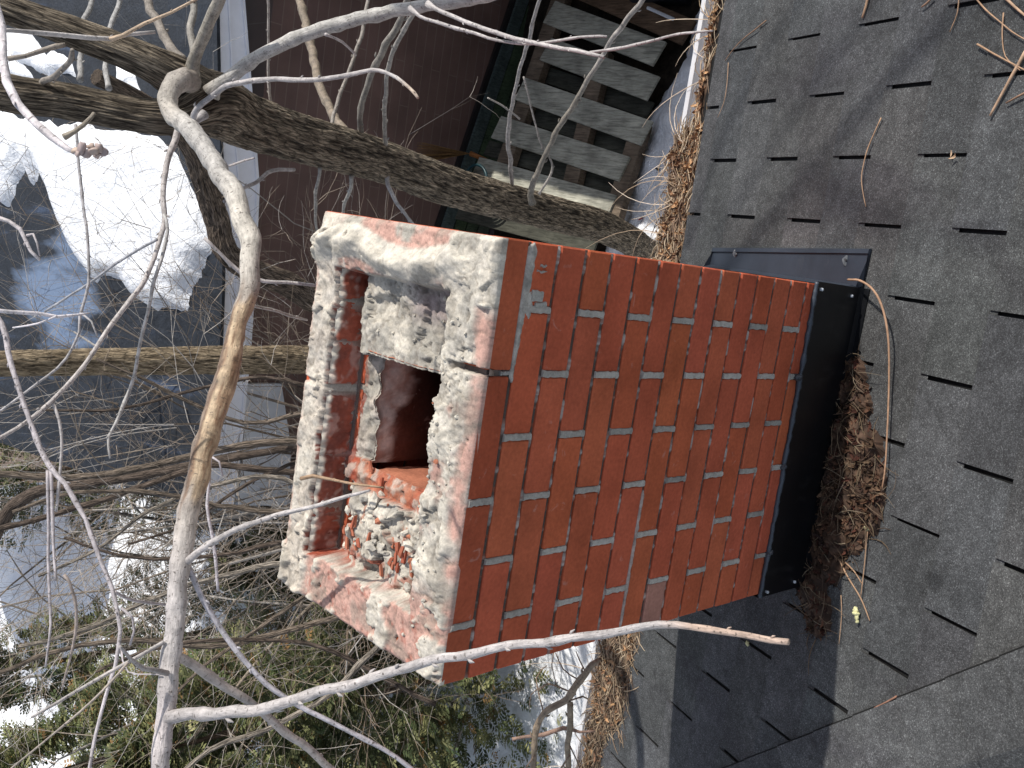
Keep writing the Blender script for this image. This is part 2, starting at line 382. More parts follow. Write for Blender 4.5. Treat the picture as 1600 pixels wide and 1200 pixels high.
# ------------------------------------------------------------------ chimney
ch = thing('chimney', 'square red brick chimney with broken mortar covered top and open flue', 'chimney', (.35, .24, Z0))
c_h, BL, BH, HJ = .0644, .2032, .0566, .010
bk = MB(); NC = 20
def brickcol():
    t = rnd.uniform(.94, 1.07); return (.42 * t, .102 * t * rnd.uniform(.93, 1.07), .050 * t * rnd.uniform(.93, 1.07))
def chbox(mb, x0, x1, y0, y1, z0_, z1_, col, b=.0022):
    x = (x0, x0 + b, x1 - b, x1); y = (y0, y0 + b, y1 - b, y1); z = (z0_, z0_ + b, z1_ - b, z1_)
    vs = []
    id_ = {}
    def V(i, j, k):
        if (i, j, k) not in id_: id_[(i, j, k)] = len(vs); jt = .0006; vs.append((x[i] + rnd.uniform(-jt, jt), y[j] + rnd.uniform(-jt, jt), z[k] + rnd.uniform(-jt, jt)))
        return id_[(i, j, k)]
    A = [1, 2]; fs = []
    for k, fl in ((0, 1), (3, 0)):
        q = [V(1, 1, k), V(2, 1, k), V(2, 2, k), V(1, 2, k)]; fs.append(q[::-1] if fl else q)
    for j, fl in ((0, 0), (3, 1)):
        q = [V(1, j, 1), V(2, j, 1), V(2, j, 2), V(1, j, 2)]; fs.append(q[::-1] if fl else q)
    for i, fl in ((0, 1), (3, 0)):
        q = [V(i, 1, 1), V(i, 2, 1), V(i, 2, 2), V(i, 1, 2)]; fs.append(q[::-1] if fl else q)
    # edges
    for (i, ii) in ((1, 0), (2, 3)):
        for (j, jj) in ((1, 0), (2, 3)): fs.append([V(ii, j, 1), V(i, jj, 1), V(i, jj, 2), V(ii, j, 2)])
    for (i, ii) in ((1, 0), (2, 3)):
        for (k, kk) in ((1, 0), (2, 3)): fs.append([V(ii, 1, k), V(i, 1, kk), V(i, 2, kk), V(ii, 2, k)])
    for (j, jj) in ((1, 0), (2, 3)):
        for (k, kk) in ((1, 0), (2, 3)): fs.append([V(1, jj, k), V(1, j, kk), V(2, j, kk), V(2, jj, k)])
    for (i, ii) in ((1, 0), (2, 3)):
        for (j, jj) in ((1, 0), (2, 3)):
            for (k, kk) in ((1, 0), (2, 3)): fs.append([V(ii, j, k), V(i, jj, k), V(i, j, kk)])
    mb.add(vs, fs, col)
WY = .095; joints = []
for r in range(NC):
    zt = -r * c_h - .0035 * (r == 0); zb = -r * c_h - BH
    if r == 0: zt = -.004
    # front/back rows own the corners in full courses
    first = BL - HJ / 2 if r % 2 == 0 else BL / 2 - HJ / 2
    for side in (0, 1):
        x = CW; w = first; WT = .070 if r == 0 else WY
        while x > .012:
            xa = max(0, x - w); col = brickcol()
            if side == 0 and r == 8 and xa < .01: col = (.34, .17, .13)
            if side == 0 and r == 0: col = tuple(v * .8 for v in col)
            jy = rnd.uniform(-.0012, .0012)
            y0, y1 = (0 + jy, WT) if side == 0 else (CD - WT, CD)
            ca, cb = (0 if xa < .001 else 0), 0
            if x - xa > .02: chbox(bk, xa, x, y0, y1, zb, zt, col)
            if xa > .02 and side == 0: joints.append((xa - HJ, xa, zb, zt if r else -.010, r))
            x = xa - HJ; w = BL - HJ
    ylen = CD - 2 * WY - 2 * HJ
    for side in (0, 1):
        WT = .070 if r == 0 else WY; x0, x1 = (0, WT) if side == 0 else (CW - WT, CW)
        y0 = WY + HJ; m2 = y0 + ylen * (.5 if r % 2 else .7)
        chbox(bk, x0, x1, y0, m2 - HJ / 2, zb, zt, brickcol()); chbox(bk, x0, x1, m2 + HJ / 2, CD - WY - HJ, zb, zt, brickcol())
tag(bk.build('brick_wall', M['brick'], ch))
# mortar body: slightly recessed ring + head joints
mo = MB(); rc = .0070; mc = (.16, .13, .115)
zb = -NC * c_h; zt = -.060
mo.box((rc, rc, -.0605), (CW - 2 * rc, 0, 0), (0, .06, 0), (0, 0, .048), mc)
mo.box((rc, rc, zb), (CW - 2 * rc, 0, 0), (0, WY - 2 * rc, 0), (0, 0, zt - zb), mc)
mo.box((rc, CD - WY + rc, zb), (CW - 2 * rc, 0, 0), (0, WY - 2 * rc, 0), (0, 0, zt - zb), mc)
mo.box((rc, WY - rc, zb), (WY - 2 * rc, 0, 0), (0, CD - 2 * WY + 2 * rc, 0), (0, 0, zt - zb), mc)
mo.box((CW - WY + rc, WY - rc, zb), (WY - 2 * rc, 0, 0), (0, CD - 2 * WY + 2 * rc, 0), (0, 0, zt - zb), mc)
def strip(mb, x0, x1, z0_, z1_, y, col, rag=.0012, th=.004, n=9, vertical=True):
    # ragged flush mortar joint, a little rounded
    vs = []; L = n
    for i in range(L + 1):
        t = i / L
        if vertical:
            z = z0_ + (z1_ - z0_) * t; a = x0 + rnd.uniform(-rag, rag); b = x1 + rnd.uniform(-rag, rag)
            vs += [(a, y + th, z), (a + .0015, y - rnd.uniform(0, .0008), z), ((a + b) / 2, y - .0008 - rnd.uniform(0, .0008), z), (b - .0015, y - rnd.uniform(0, .0008), z), (b, y + th, z)]
        else:
            x = x0 + (x1 - x0) * t; a = z0_ + rnd.uniform(-rag, rag); b = z1_ + rnd.uniform(-rag, rag)
            vs += [(x, y + th, a), (x, y - rnd.uniform(0, .0008), a + .0012), (x, y - .001 - rnd.uniform(0, .001), (a + b) / 2), (x, y - rnd.uniform(0, .0008), b - .0012), (x, y + th, b)]
    fs = []
    for i in range(L):
        for k in range(4): a = i * 5 + k; fs.append((a, a + 1, a + 6, a + 5) if not vertical else (a, a + 5, a + 6, a + 1)[::-1])
    fs.append((0, 1, 2, 3, 4)); fs.append(tuple(L * 5 + k for k in (4, 3, 2, 1, 0)))
    mb.add(vs, fs, col)
def smear(mb, x0, x1, lo, hi, y, col):
    n_ = int((x1 - x0) / .0025); vs = []; cs = []
    for i in range(n_ + 1):
        x = x0 + (x1 - x0) * i / n_; a, b = lo(x), hi(x); e = min(1, i / 3, (n_ - i) / 3)
        m_ = (a + b) / 2; a = m_ + (a - m_) * max(e, .15); b = m_ + (b - m_) * max(e, .15)
        for k in range(7):
            t = k / 6; z = a + (b - a) * t; th = .0032 * math.sin(math.pi * t) ** .5 + .0008 * fbm((x, z, 0), 160, 2)
            vs.append((x, y + .003 - th if 0 < k < 6 else y + .004, z)); w = .8 + .35 * (fbm((x, z, 3), 60, 3) + .5); cs.append(tuple(v * w for v in col))
    mb.add(vs, [(i * 7 + k, i * 7 + 7 + k, i * 7 + 8 + k, i * 7 + k + 1) for i in range(n_) for k in range(6)], cs)
for (a, b, z0_, zt_, r) in joints:
    if r == 0 and abs(b - .502) < .02: strip(mo, a + .001, b - .001, z0_ - .004, zt_ - .028, .003, (.30, .29, .27)); continue
    t = rnd.uniform(.8, 1.15); strip(mo, a - .0012, b + .0012, z0_ - .002, zt_ + .0015, -.0008, (.37 * t, .35 * t, .315 * t))
# bed joints: raked mortar sloping from the lower brick's edge to the upper brick's foot
for r in range(1, 16):
    zb_ = -r * c_h; n_ = 340; vs = []; cs = []
    for i in range(n_ + 1):
        x = .0005 + (CW - .001) * i / n_; q = fbm((x, r * 3.1, 0), 26, 3); q2 = fbm((x, r * 1.7, 5), 90, 2); t = sm(.0, .45, q + .35 * q2)
        e = sm(0, .012, CW - x); y0_ = .0030 - .0024 * t * e + .0008 * (1 - e); c = mix((.085, .065, .055), (.36, .31, .28), t); c = mix(c, (.22, .07, .04), .6 * sm(.1, .4, q2))
        vs += [(x, .006, zb_ + .0002), (x, y0_ + .0012 * e, zb_ + .0007), (x, y0_ + .0022, zb_ + .0045 + .001 * q2), (x, .0065, zb_ + .0082)]; cs += [c] * 4
    mo.add(vs, [(i * 4 + k, i * 4 + 4 + k, i * 4 + 5 + k, i * 4 + k + 1) for i in range(n_) for k in range(3)], cs)
# wide pale smear under the first course and down one bed joint
smear(mo, .488, .704, lambda x: -c_h - .001 - .012 * sm(.5, .69, x) - .005 * fbm((x, 0, 0), 45, 3), lambda x: -c_h + .0075 + .0015 * fbm((x, 2, 0), 60, 3), -.0008, (.36, .34, .305))
smear(mo, .588, .630, lambda x: -c_h - .020 - .007 * fbm((x, 5, 0), 60, 2), lambda x: -c_h - .002, -.0008, (.36, .34, .305))
for (xx, zz, w, h) in ((.615, -.088, .018, .012), (.606, -.098, .010, .012), (.668, -.092, .004, .006), (.660, -.090, .003, .01)):
    strip(mo, xx, xx + w, zz - h, zz + h, -.0022, (.34, .33, .30), .002, .003, 4)
smear(mo, .012, .285, lambda x: -7 * c_h - .0015 - .003 * fbm((x, 0, 9), 50, 3), lambda x: -7 * c_h + .0085 + .003 * fbm((x, 4, 9), 50, 3), -.0006, (.36, .30, .27))
mo.build('mortar_joints', M['mortar'], ch)
# ---- broken crown: height field over the top
WHITE = (.61, .56, .475); GREY = (.37, .345, .30); PINK = (.54, .33, .27); RED = (.34, .085, .05); CLAY = (.42, .165, .10); TAN = (.50, .44, .38)
FX0, FX1, FY0, FY1 = .268, .474, .100, .325
def rid(v, s): return 1 - abs(noise.noise(Vector((v[0] * s, v[1] * s, v[2]))))*2
def facet(x, y, sc, seed):
    d_, p_ = noise.voronoi(Vector((x * sc, y * sc, seed))); q = p_[0]; a = noise.noise(q * 7.3) * 2.2; b = noise.noise(q * 5.1 + Vector((9, 0, 0))) * 1.6; c = noise.noise(q * 6.7 + Vector((0, 9, 0))) * 1.6
    return max(-1, min(1, a + b * (x * sc - q.x) + c * (y * sc - q.y)))
def crown(x, y):
    p = (x, y, 0)
    jx = .006 * fbm((x, y, 3), 22, 3); jy = .006 * fbm((x, y, 9), 22, 3)
    X, Y = x + jx, y + jy
    n_a = fbm(p, 14, 5); n_b = fbm((x, y, 4), 45, 4); n_c = fbm((x, y, 8), 110, 3)
    fa_ = facet(x + .008 * n_b, y + .008 * n_c, 19, 1); fb_ = .45 * facet(x + .003 * n_c, y, 60, 5)
    # inner pocket
    ins = min(X - .088, .612 - X, Y - .092, .398 - Y)
    edge = min(x, CW - x, y, CD - y)
    s = sm(-.002, .006, ins)
    ring = .003 + .0015 * n_b + .0008 * n_c
    col = mix(PINK, TAN, sm(-.1, .5, n_a))
    m_ = 0
    # big smeared ridge on the right arm
    cx = .650 + .012 * math.sin(y * 22) + .006 * n_a; ridge = math.exp(-((x - cx) / .026) ** 2) * sm(.05, .12, y) * (1 - .3 * sm(.44, .476, y))
    lump = .024 * ridge * (.75 + .5 * abs(math.sin(y * 46 + 14 * (x - .6) + n_a * 1.5))) + .010 * ridge * n_a
    ring += lump; m_ = max(m_, sm(.18, .4, ridge))
    if x > .675 and .09 < y < .44: col = mix(PINK, GREY, sm(-.2, .3, n_a)); 
    # front arm mortar
    fr = sm(.012, .030, y + .010 * n_a + (.03 if x > .60 else 0)) * sm(.118, .095, y) * sm(.10, .17, x)
    if y < .13:
        ring += fr * (.005 + .007 * max(0, n_a + .2) + .0045 * fa_ + .0022 * fb_); m_ = max(m_, fr * sm(-.75, -.2, n_a + .25 * n_b + (.5 if x > .45 else 0)))
        if x > .58 and y < .1: m_ = max(m_, sm(.565, .62, x + .01 * n_a))
    # back arm
    if y > .38:
        bb = sm(.385, .40, y) * sm(.470, .452, y + .006 * n_a); ring += bb * (.005 + .006 * abs(n_a) + .0035 * fa_ + .0015 * fb_); m_ = max(m_, bb * .9)
        m_ = max(m_, .55 * sm(-.3, .1, n_b))
    # left arm lumps
    if x < .13:
        lm = sm(.08, .28, n_a + .4 * n_b); ring += lm * (.006 + .004 * fa_ + .002 * fb_); m_ = max(m_, lm)
        col = mix(PINK, RED, .55 * sm(.15, .45, n_b))
    col = mix(col, mix(GREY, WHITE, sm(-.5, .25, n_a + .5 * n_b + (.5 if ridge > .3 else .15))), m_)
    h = ring
    # inside
    if s > 0:
        if X > FX1 - .004:      # right block: grey mortar mass
            t = sm(.40, .34, y); lev = -.066 + .040 * t - .012 * sm(.2, .1, y); lev += .008 * n_a + .006 * fa_ + .003 * fb_ + .001 * n_c - .012 * math.exp(-(((x - .56) / .02) ** 2 + ((y - .29) / .02) ** 2))
            ic = mix(GREY, WHITE, sm(-.1, .5, n_a)); ic = mix(ic, (.36, .28, .27), sm(.53, .58, x) * sm(.25, .18, y) * .8)
        elif X < FX0 + .004:    # left block: rubble slope
            lev = -.030 - .045 * sm(.30, .395, y) + .012 * n_a + .010 * fa_ + .005 * fb_ + .002 * n_c
            ic = mix(GREY, WHITE, sm(-.3, .3, n_a)); ic = mix(ic, CLAY, .8 * sm(.25, .5, n_b))
            if x > .232 + .006 * n_b: ic = mix(mix(CLAY, RED, sm(-.3, .3, n_a)), TAN, .7 * sm(.05, .35, n_b)); lev = -.045 + .006 * n_b - .012 * sm(.25, .268, x)
            if x < .125: ic = mix(ic, RED, .7 * sm(-.2, .2, n_b))
        else:
            lev = -.064 + .010 * n_a + .006 * n_b; ic = mix(GREY, TAN, sm(-.2, .3, n_a)); 
            if y < FY0 + .01: lev = -.02; ic = GREY
        h = ring * (1 - s) + lev * s
        if s > .03: col = ic if s > .97 else mix(RED, ic, sm(.6, 1, s)) if Y > .36 else mix(mix(GREY, WHITE, .5), ic, s)
        if Y > .372 and s > .03 and ( .10 < x < .61): 
            blk = nz((x, y * .3, 0), 60)
            col = mix((.27, .085, .06), (.34, .20, .17), sm(.0, .5, blk)); col = mix(col, GREY, .8 * sm(.25, .45, nz((x, y * .3, 7), 28)))
            if .388 < x < .402: col = GREY
        if Y > .372 and s > .5: h = min(h, -.055)
    # open head joint
    if abs(x - .503 - .004 * n_a) < .006 and y < .075: h -= .022 * sm(.08, .05, y); col = mix(col, (.12, .10, .09), .6)
    if abs(x - .40) < .005 and y > .42: h -= .008
    cre = abs(noise.noise(Vector((x * 24 + n_a, y * 24, 50)))); cre2 = abs(noise.noise(Vector((x * 55, y * 55 + n_a, 80))))
    if ridge < .35:
        cr_ = sm(.055, .0, cre) + .6 * sm(.06, .0, cre2); h -= .0022 * cr_ * min(1, edge / .01); col = mix(col, (.17, .145, .12), min(1, .55 * cr_))
    col = mix(col, (.27, .24, .20), .55 * sm(.12, .42, fbm((x, y, 33), 17, 4))); col = mix(col, (.56, .52, .46), .5 * sm(.15, .4, fbm((x, y, 53), 28, 3)) * (m_ > .5))
    # pits
    pit = noise.noise(Vector((x * 38, y * 38, 30)))
    if pit > .60: h -= .006; col = mix(col, (.12, .10, .09), .5)
    e = sm(0, .008, edge); h = h * (.25 + .75 * e) if h > 0 else h
    h -= .004 * (1 - e)
    dust = .9 + .15 * n_c
    return h, tuple(c * dust for c in col)
cr = MB(); st = .0026; NX = int(CW / st); NY = int(CD / st); idx = {}
e0 = .0006
for j in range(NY + 1):
    for i in range(NX + 1):
        x = e0 + (CW - 2 * e0) * i / NX; y = e0 + (CD - 2 * e0) * j / NY
        h, c = crown(x, y); cr.v.append((x + .0006 * rnd.uniform(-1, 1) * (2 < i < NX - 2), y + .0006 * rnd.uniform(-1, 1) * (2 < j < NY - 2), h)); cr.c.append(c)
for j in range(NY):
    for i in range(NX):
        x = CW * (i + .5) / NX; y = CD * (j + .5) / NY
        if FX0 < x < FX1 and FY0 < y < FY1: continue
        a = j * (NX + 1) + i; cr.f.append((a, a + 1, a + 2 + NX, a + 1 + NX))
# skirt
def skirt(ids):
    n0 = len(cr.v)
    for q in ids: v = cr.v[q]; cr.v.append((v[0], v[1], -.012)); cr.c.append(cr.c[q])
    for a in range(len(ids) - 1): cr.f.append((ids[a], ids[a + 1], n0 + a + 1, n0 + a)[::-1])
w_ = NX + 1
skirt(list(range(0, w_))); skirt([j * w_ + NX for j in range(NY + 1)]); skirt([NY * w_ + i for i in range(NX, -1, -1)]); skirt([j * w_ for j in range(NY, -1, -1)])
crown_o = cr.build('mortar_crown', M['mortar'], ch, smooth=True)
ib = MB(); nx2, nz2 = 230, 26; vs = []; cs = []
for i in range(nx2 + 1):
    x = .088 + .526 * i / nx2
    for j in range(nz2 + 1):
        u = j / nz2; z = .001 - .070 * u; y = .3935 + .0028 * fbm((x, z * .5, 0), 48, 3) + .0012 * math.sin(x * 330 + 3 * nz((x, 0, 0), 20)) + .0015 * fbm((x, z, 4), 160, 2) + .003 * (1 - sm(0, .12, u))
        c = mix((.34, .095, .060), (.22, .075, .055), sm(-.3, .4, fbm((x, z, 2), 20, 3))); c = mix(c, (.47, .30, .25), .7 * sm(.15, .45, fbm((x, z, 6), 35, 3)))
        c = mix(c, WHITE, sm(.20, .04, u + .14 * fbm((x, z, 8), 30, 3))); c = mix(c, GREY, sm(.80, .95, u + .15 * fbm((x, z, 9), 30, 3)))
        if abs(x - .397) < .006 + .003 * nz((x, z, 0), 90): c = GREY; y += .004
        vs.append((x, y, z)); cs.append(c)
ib.add(vs, [(i * (nz2 + 1) + j, i * (nz2 + 1) + j + 1, (i + 1) * (nz2 + 1) + j + 1, (i + 1) * (nz2 + 1) + j) for i in range(nx2) for j in range(nz2)], cs)
ib.build('inner_brick_face', M['brick'], ch, smooth=True)
# rubble chunks and brick shards lying in the crown
def chunk(mb, p, r, col, fl=1.):
    b = bmesh.new(); bmesh.ops.create_icosphere(b, subdivisions=2, radius=1); o = rnd.random() * 50
    vs = []
    sx, sy, sz = rnd.uniform(.7, 1.3), rnd.uniform(.7, 1.3), rnd.uniform(.5, .9) * fl
    R_ = Matrix.Rotation(rnd.uniform(0, 6.28), 3, Vector((rnd.uniform(-1, 1), rnd.uniform(-1, 1), rnd.uniform(-1, 1) + .1)))
    for v in b.verts:
        q = v.co.copy(); d = 1 + .55 * noise.noise(q * 1.3 + Vector((o, 0, 0))) + .15 * noise.noise(q * 4 + Vector((o, 0, 0)))
        q = Vector((q.x * sx, q.y * sy, q.z * sz)) * d * r; vs.append(R_ @ q + p)
    fs = [tuple(v.index for v in f.verts) for f in b.faces]; b.free(); mb.add(vs, fs, col)
rbm = MB(); sr = MB()
for k in range(120):
    if k < 50: x = rnd.uniform(.10, .235); y = rnd.uniform(.11, .38)
    elif k < 62: x = rnd.uniform(.48, .60); y = rnd.uniform(.1, .38)
    else: x = rnd.uniform(.04, .6); y = rnd.uniform(.03, .10)
    h, c = crown(x, y); r = rnd.choice([.003, .004, .005, .006, .008, .011]) if k < 50 else rnd.uniform(.0015, .004)
    cc = mix(GREY, WHITE, rnd.random()); 
    if rnd.random() < .06: cc = CLAY
    chunk(rbm, Vector((x, y, h + r * .3)), r, cc)
tag(rbm.build('mortar_rubble', M['mortar'], ch), kind='stuff')
for k in range(26):
    if k < 20: x = .098 + .07 * rnd.random(); y = rnd.uniform(.12, .385)
    elif k < 22: x = rnd.uniform(.05, .14); y = rnd.uniform(.1, .14)
    else: x = rnd.uniform(.235, .262); y = rnd.uniform(.12, .33)
    h, c = crown(x, y); a = rnd.uniform(-.5, .5); L = rnd.uniform(.012, .03); wd = rnd.uniform(.006, .012)
    d = Vector((math.cos(a), math.sin(a), rnd.uniform(-.08, .08))) * L; s_ = Vector((-math.sin(a), math.cos(a), 0)) * wd
    sr = MB(); vv = [Vector((x, y, h + .002)) + d * a_ + s_ * b_ * rnd.uniform(.5, 1.1) + Vector((0, 0, c_ * rnd.uniform(.002, .005))) for c_ in (0, 1) for (a_, b_) in ((0, 0), (1, .3), (.8, 1), (.1, .9))]
    sr.add(vv, [(0, 3, 2, 1), (4, 5, 6, 7), (0, 1, 5, 4), (1, 2, 6, 5), (2, 3, 7, 6), (3, 0, 4, 7)], mix(RED, CLAY, rnd.random())); sr.build('brick_shard', M['brick'], ch)
# flue
fl = MB(); D_ = -.62; nn = 26
def flq(p0, p1, colfn):
    vs = []; cs = []; nrm = (Vector(p1) - Vector(p0)).cross(Vector((0, 0, 1))).normalized(); out = -nrm if (Vector(p0) + nrm * .01 - Vector((.37, .21, 0))).length < (Vector(p0) - nrm * .01 - Vector((.37, .21, 0))).length else nrm
    for i in range(nn + 1):
        for j in range(nn + 1):
            q = Vector(p0).lerp(Vector(p1), i / nn); zt = crown(q.x, q.y)[0] + .0015; u = (j / nn) ** 1.6; z = zt + (D_ - zt) * u
            vs.append(Vector((q.x, q.y, z)) + out * (.0035 + .006 * sm(0, .03, u) + .005 * sm(0, .05, u) * fbm((q.x, q.y, z), 22, 3) if j else .0035)); cs.append(colfn(q.x, q.y, z))
    fl.add(vs, [(i * (nn + 1) + j, (i + 1) * (nn + 1) + j, (i + 1) * (nn + 1) + j + 1, i * (nn + 1) + j + 1) for i in range(nn) for j in range(nn)], cs)
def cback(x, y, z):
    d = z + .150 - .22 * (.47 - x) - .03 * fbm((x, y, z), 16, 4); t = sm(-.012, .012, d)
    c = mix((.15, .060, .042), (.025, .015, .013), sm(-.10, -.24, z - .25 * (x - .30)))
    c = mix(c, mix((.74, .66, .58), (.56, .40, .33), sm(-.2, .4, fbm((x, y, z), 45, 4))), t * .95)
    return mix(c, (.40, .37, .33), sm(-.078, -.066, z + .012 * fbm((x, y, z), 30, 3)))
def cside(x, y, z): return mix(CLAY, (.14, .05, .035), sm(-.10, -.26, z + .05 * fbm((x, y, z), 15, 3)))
nn = 40
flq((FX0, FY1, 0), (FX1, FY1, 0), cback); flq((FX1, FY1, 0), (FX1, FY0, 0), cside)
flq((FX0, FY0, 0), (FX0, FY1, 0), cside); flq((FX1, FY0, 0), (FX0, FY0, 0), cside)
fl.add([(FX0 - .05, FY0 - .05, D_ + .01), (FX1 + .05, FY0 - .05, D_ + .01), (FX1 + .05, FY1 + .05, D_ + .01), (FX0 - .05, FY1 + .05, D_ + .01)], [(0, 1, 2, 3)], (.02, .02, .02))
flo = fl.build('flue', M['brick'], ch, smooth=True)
# front apron flashing
fa = MB(); ztop = -.930; n = 70; BLK = (.004, .0045, .006)
vs = []
for i in range(n + 1):
    x = -.006 + (CW + .012) * i / n; zz = ztop - .018 * (1 - i / n) + .0035 * fbm((x, 0, 0), 14, 3)
    vs += [(x, -.0045, zz), (x, -.0055, zz - .1), (x, -.008, Z0 + .028), (x, -.014, z1(-.014) + .012), (x, -.026, z1(-.026) + .010), (x, -.027, z1(-.027) + .004)]
fa.add(vs, [(i * 6 + k, i * 6 + k + 1, i * 6 + k + 7, i * 6 + k + 6) for i in range(n) for k in range(5)], BLK)
# returns round the corners
for (x, s_) in ((CW + .006, 1), (-.006, -1)):
    fa.add([(x, -.0045, ztop - .01), (x, -.0055, Z0), (x, .06, z1(.06) + .004), (x, .06, ztop - .01)], [(0, 1, 2, 3)], BLK)
ap = fa.build('front_flashing', M['flash'], ch, smooth=False)
tag(ap, 'black metal apron flashing across the chimney foot')
sb = MB(); pts = []; rad = []
for i in range(150):
    x = -.004 + (CW + .008) * i / 149; zz = ztop - .018 * (1 - i / 149) + .0035 * fbm((x, 0, 0), 14, 3)
    pts.append(Vector((x, -.004, zz + .002 + .002 * nz((x, 0, 0), 70)))); rad.append(.0055 + .0035 * nz((x, 1, 0), 38) + .002 * nz((x, 3, 0), 120))
sb.tube(pts, rad, 6, (.045, .055, .07)); sb.build('sealant_bead', M['flash'], ap, smooth=True)
for (x, z) in ((.695, -.945), (.690, -1.085), (.006, -.965), (.012, -1.085)):
    b = MB(); b.tube([Vector((x, -.003, z)), Vector((x, -.011, z)), Vector((x, -.0125, z))], [.0035, .0035, .002], 8, (.35, .37, .4)); b.build('screw', M['flash'], ap, smooth=True)
for (x, z) in ((.502, -.925), (.30, -.94), (.10, -.95)):
    b = MB(); chunk(b, Vector((x, -.006, z + .006)), .009, (.04, .045, .055)); b.build('sealant_blob', M['flash'], ap)
# side flashing pan lying on the roof to the right
sf = MB(); SB = (.024, .030, .042); vs = []; n = 30
for i in range(n + 1):
    y = -.012 + .565 * i / n; w = .004 * fbm((0, y, 0), 6, 2) * .5
    xo = .800 - .038 * i / n
    q = [(CW + .002, .035), (CW + .010, .014), (xo - .012, .012 + w), (xo - .010, .017 + w), (xo, .016 + w), (xo + .002, .008)]
    for (x, h) in q: vs.append(Vector((x, y, z1(y))) + NR * h)
sf.add(vs, [(i * 6 + k, i * 6 + k + 1, i * 6 + k + 7, i * 6 + k + 6)[::-1] for i in range(n) for k in range(5)] + [(0, 1, 2, 3, 4, 5), tuple(n * 6 + k for k in (5, 4, 3, 2, 1, 0))], SB)
sfo = sf.build('side_flashing', M['flash'], ch); tag(sfo, 'blue grey metal flashing strip lying beside the chimney')
for (px, py) in ((1150, 397), (1323, 407)):
    p = onroof(px, py, .013); b = MB(); chunk(b, p, .011, (.16, .17, .18), .25); chunk(b, p + NR * .002, .005, (.07, .07, .075), .6); b.build('nail_patch', M['flash'], sfo)
# ------------------------------------------------------------------ garage
GY = 4.9
gar = thing('garage', 'neighbouring brown sided garage with white fascia and snowy blue grey roof', 'garage', (0, GY, GZ))
wl = MB(); wl.box((-1.32, GY, GZ - .2), (7, 0, 0), (0, 5.6, 0), (0, 0, 2.5), (1, 1, 1)); wl.build('wall', M['wall'], gar)
def gp(x, y, dy=0): return onpl(x, y, (0, GY - dy, 0), (0, 1, 0))
fc = MB()
top = [(334, -120), (340, 0), (343, 150), (348, 280), (350, 430), (345, 560), (330, 700), (318, 790)]
bot = [(374, -120), (383, 0), (395, 150), (406, 290), (400, 430), (393, 540), (378, 700), (365, 790)]
def ribbon(mb, A, B_, dy, th, col):
    vs = []
    for a, b in zip(A, B_):
        p, q = gp(*a, dy), gp(*b, dy); vs += [p, q, q + Vector((0, th, 0)), p + Vector((0, th, 0))]
    n_ = len(A); fs = [(i * 4 + k, i * 4 + (k + 1) % 4, i * 4 + 4 + (k + 1) % 4, i * 4 + 4 + k)[::-1] for i in range(n_ - 1) for k in range(4)] + [(0, 1, 2, 3), (n_ * 4 - 1, n_ * 4 - 2, n_ * 4 - 3, n_ * 4 - 4)]
    mb.add(vs, fs, col)
WH = (.78, .78, .82)
ribbon(fc, top, bot, .10, .09, WH)
mid = [((a[0] + b[0]) / 2 - 2, a[1]) for a, b in zip(top, bot)]; mid2 = [(a[0] - 3, a[1]) for a in mid]
ribbon(fc, mid2, mid, .112, .011, WH); ribbon(fc, [(b[0] - 4, b[1]) for b in bot], bot, .115, .014, WH)
fc.build('fascia', M['white'], gar)
# corner board / lower eave pieces seen through the thicket
lf = MB(); ribbon(lf, [(385, 600), (380, 700), (372, 790)], [(440, 600), (455, 700), (450, 790)], .05, .04, (.6, .62, .66)); lf.build('corner_board', M['white'], gar)
RP = Vector((0, GY - .1, -2.03)); RN = Vector((0, -.325, 1))
def rz(x, y): return RP.z + .325 * (y - RP.y)
rf = MB(); vs = []
xsr = [-1.4 + .25 * i for i in range(31)]
tops = [onpl(a[0], a[1], (0, GY - .1, 0), (0, 1, 0)) for a in top]
def toplz(x):
    P = sorted([(p.x, p.z) for p in tops])
    if x <= P[0][0]: return P[0][1]
    for (a, b) in zip(P, P[1:]):
        if a[0] <= x <= b[0]: return a[1] + (b[1] - a[1]) * (x - a[0]) / (b[0] - a[0])
    return P[-1][1]
for i, x in enumerate(xsr):
    z0_ = toplz(x); vs += [(x, GY - .125, z0_), (x, GY - .125, z0_ + .022), (x, GY + .5, rz(x, GY + .5) + .01), (x, 9., rz(x, 9.)), (x, 9.02, rz(x, 9.) - .3)]
rf.add(vs, [(i * 5 + k, i * 5 + 5 + k, i * 5 + 6 + k, i * 5 + 1 + k) for i in range(len(xsr) - 1) for k in range(4)], (1, 1, 1))
rf.build('roof', M['garoof'], gar)
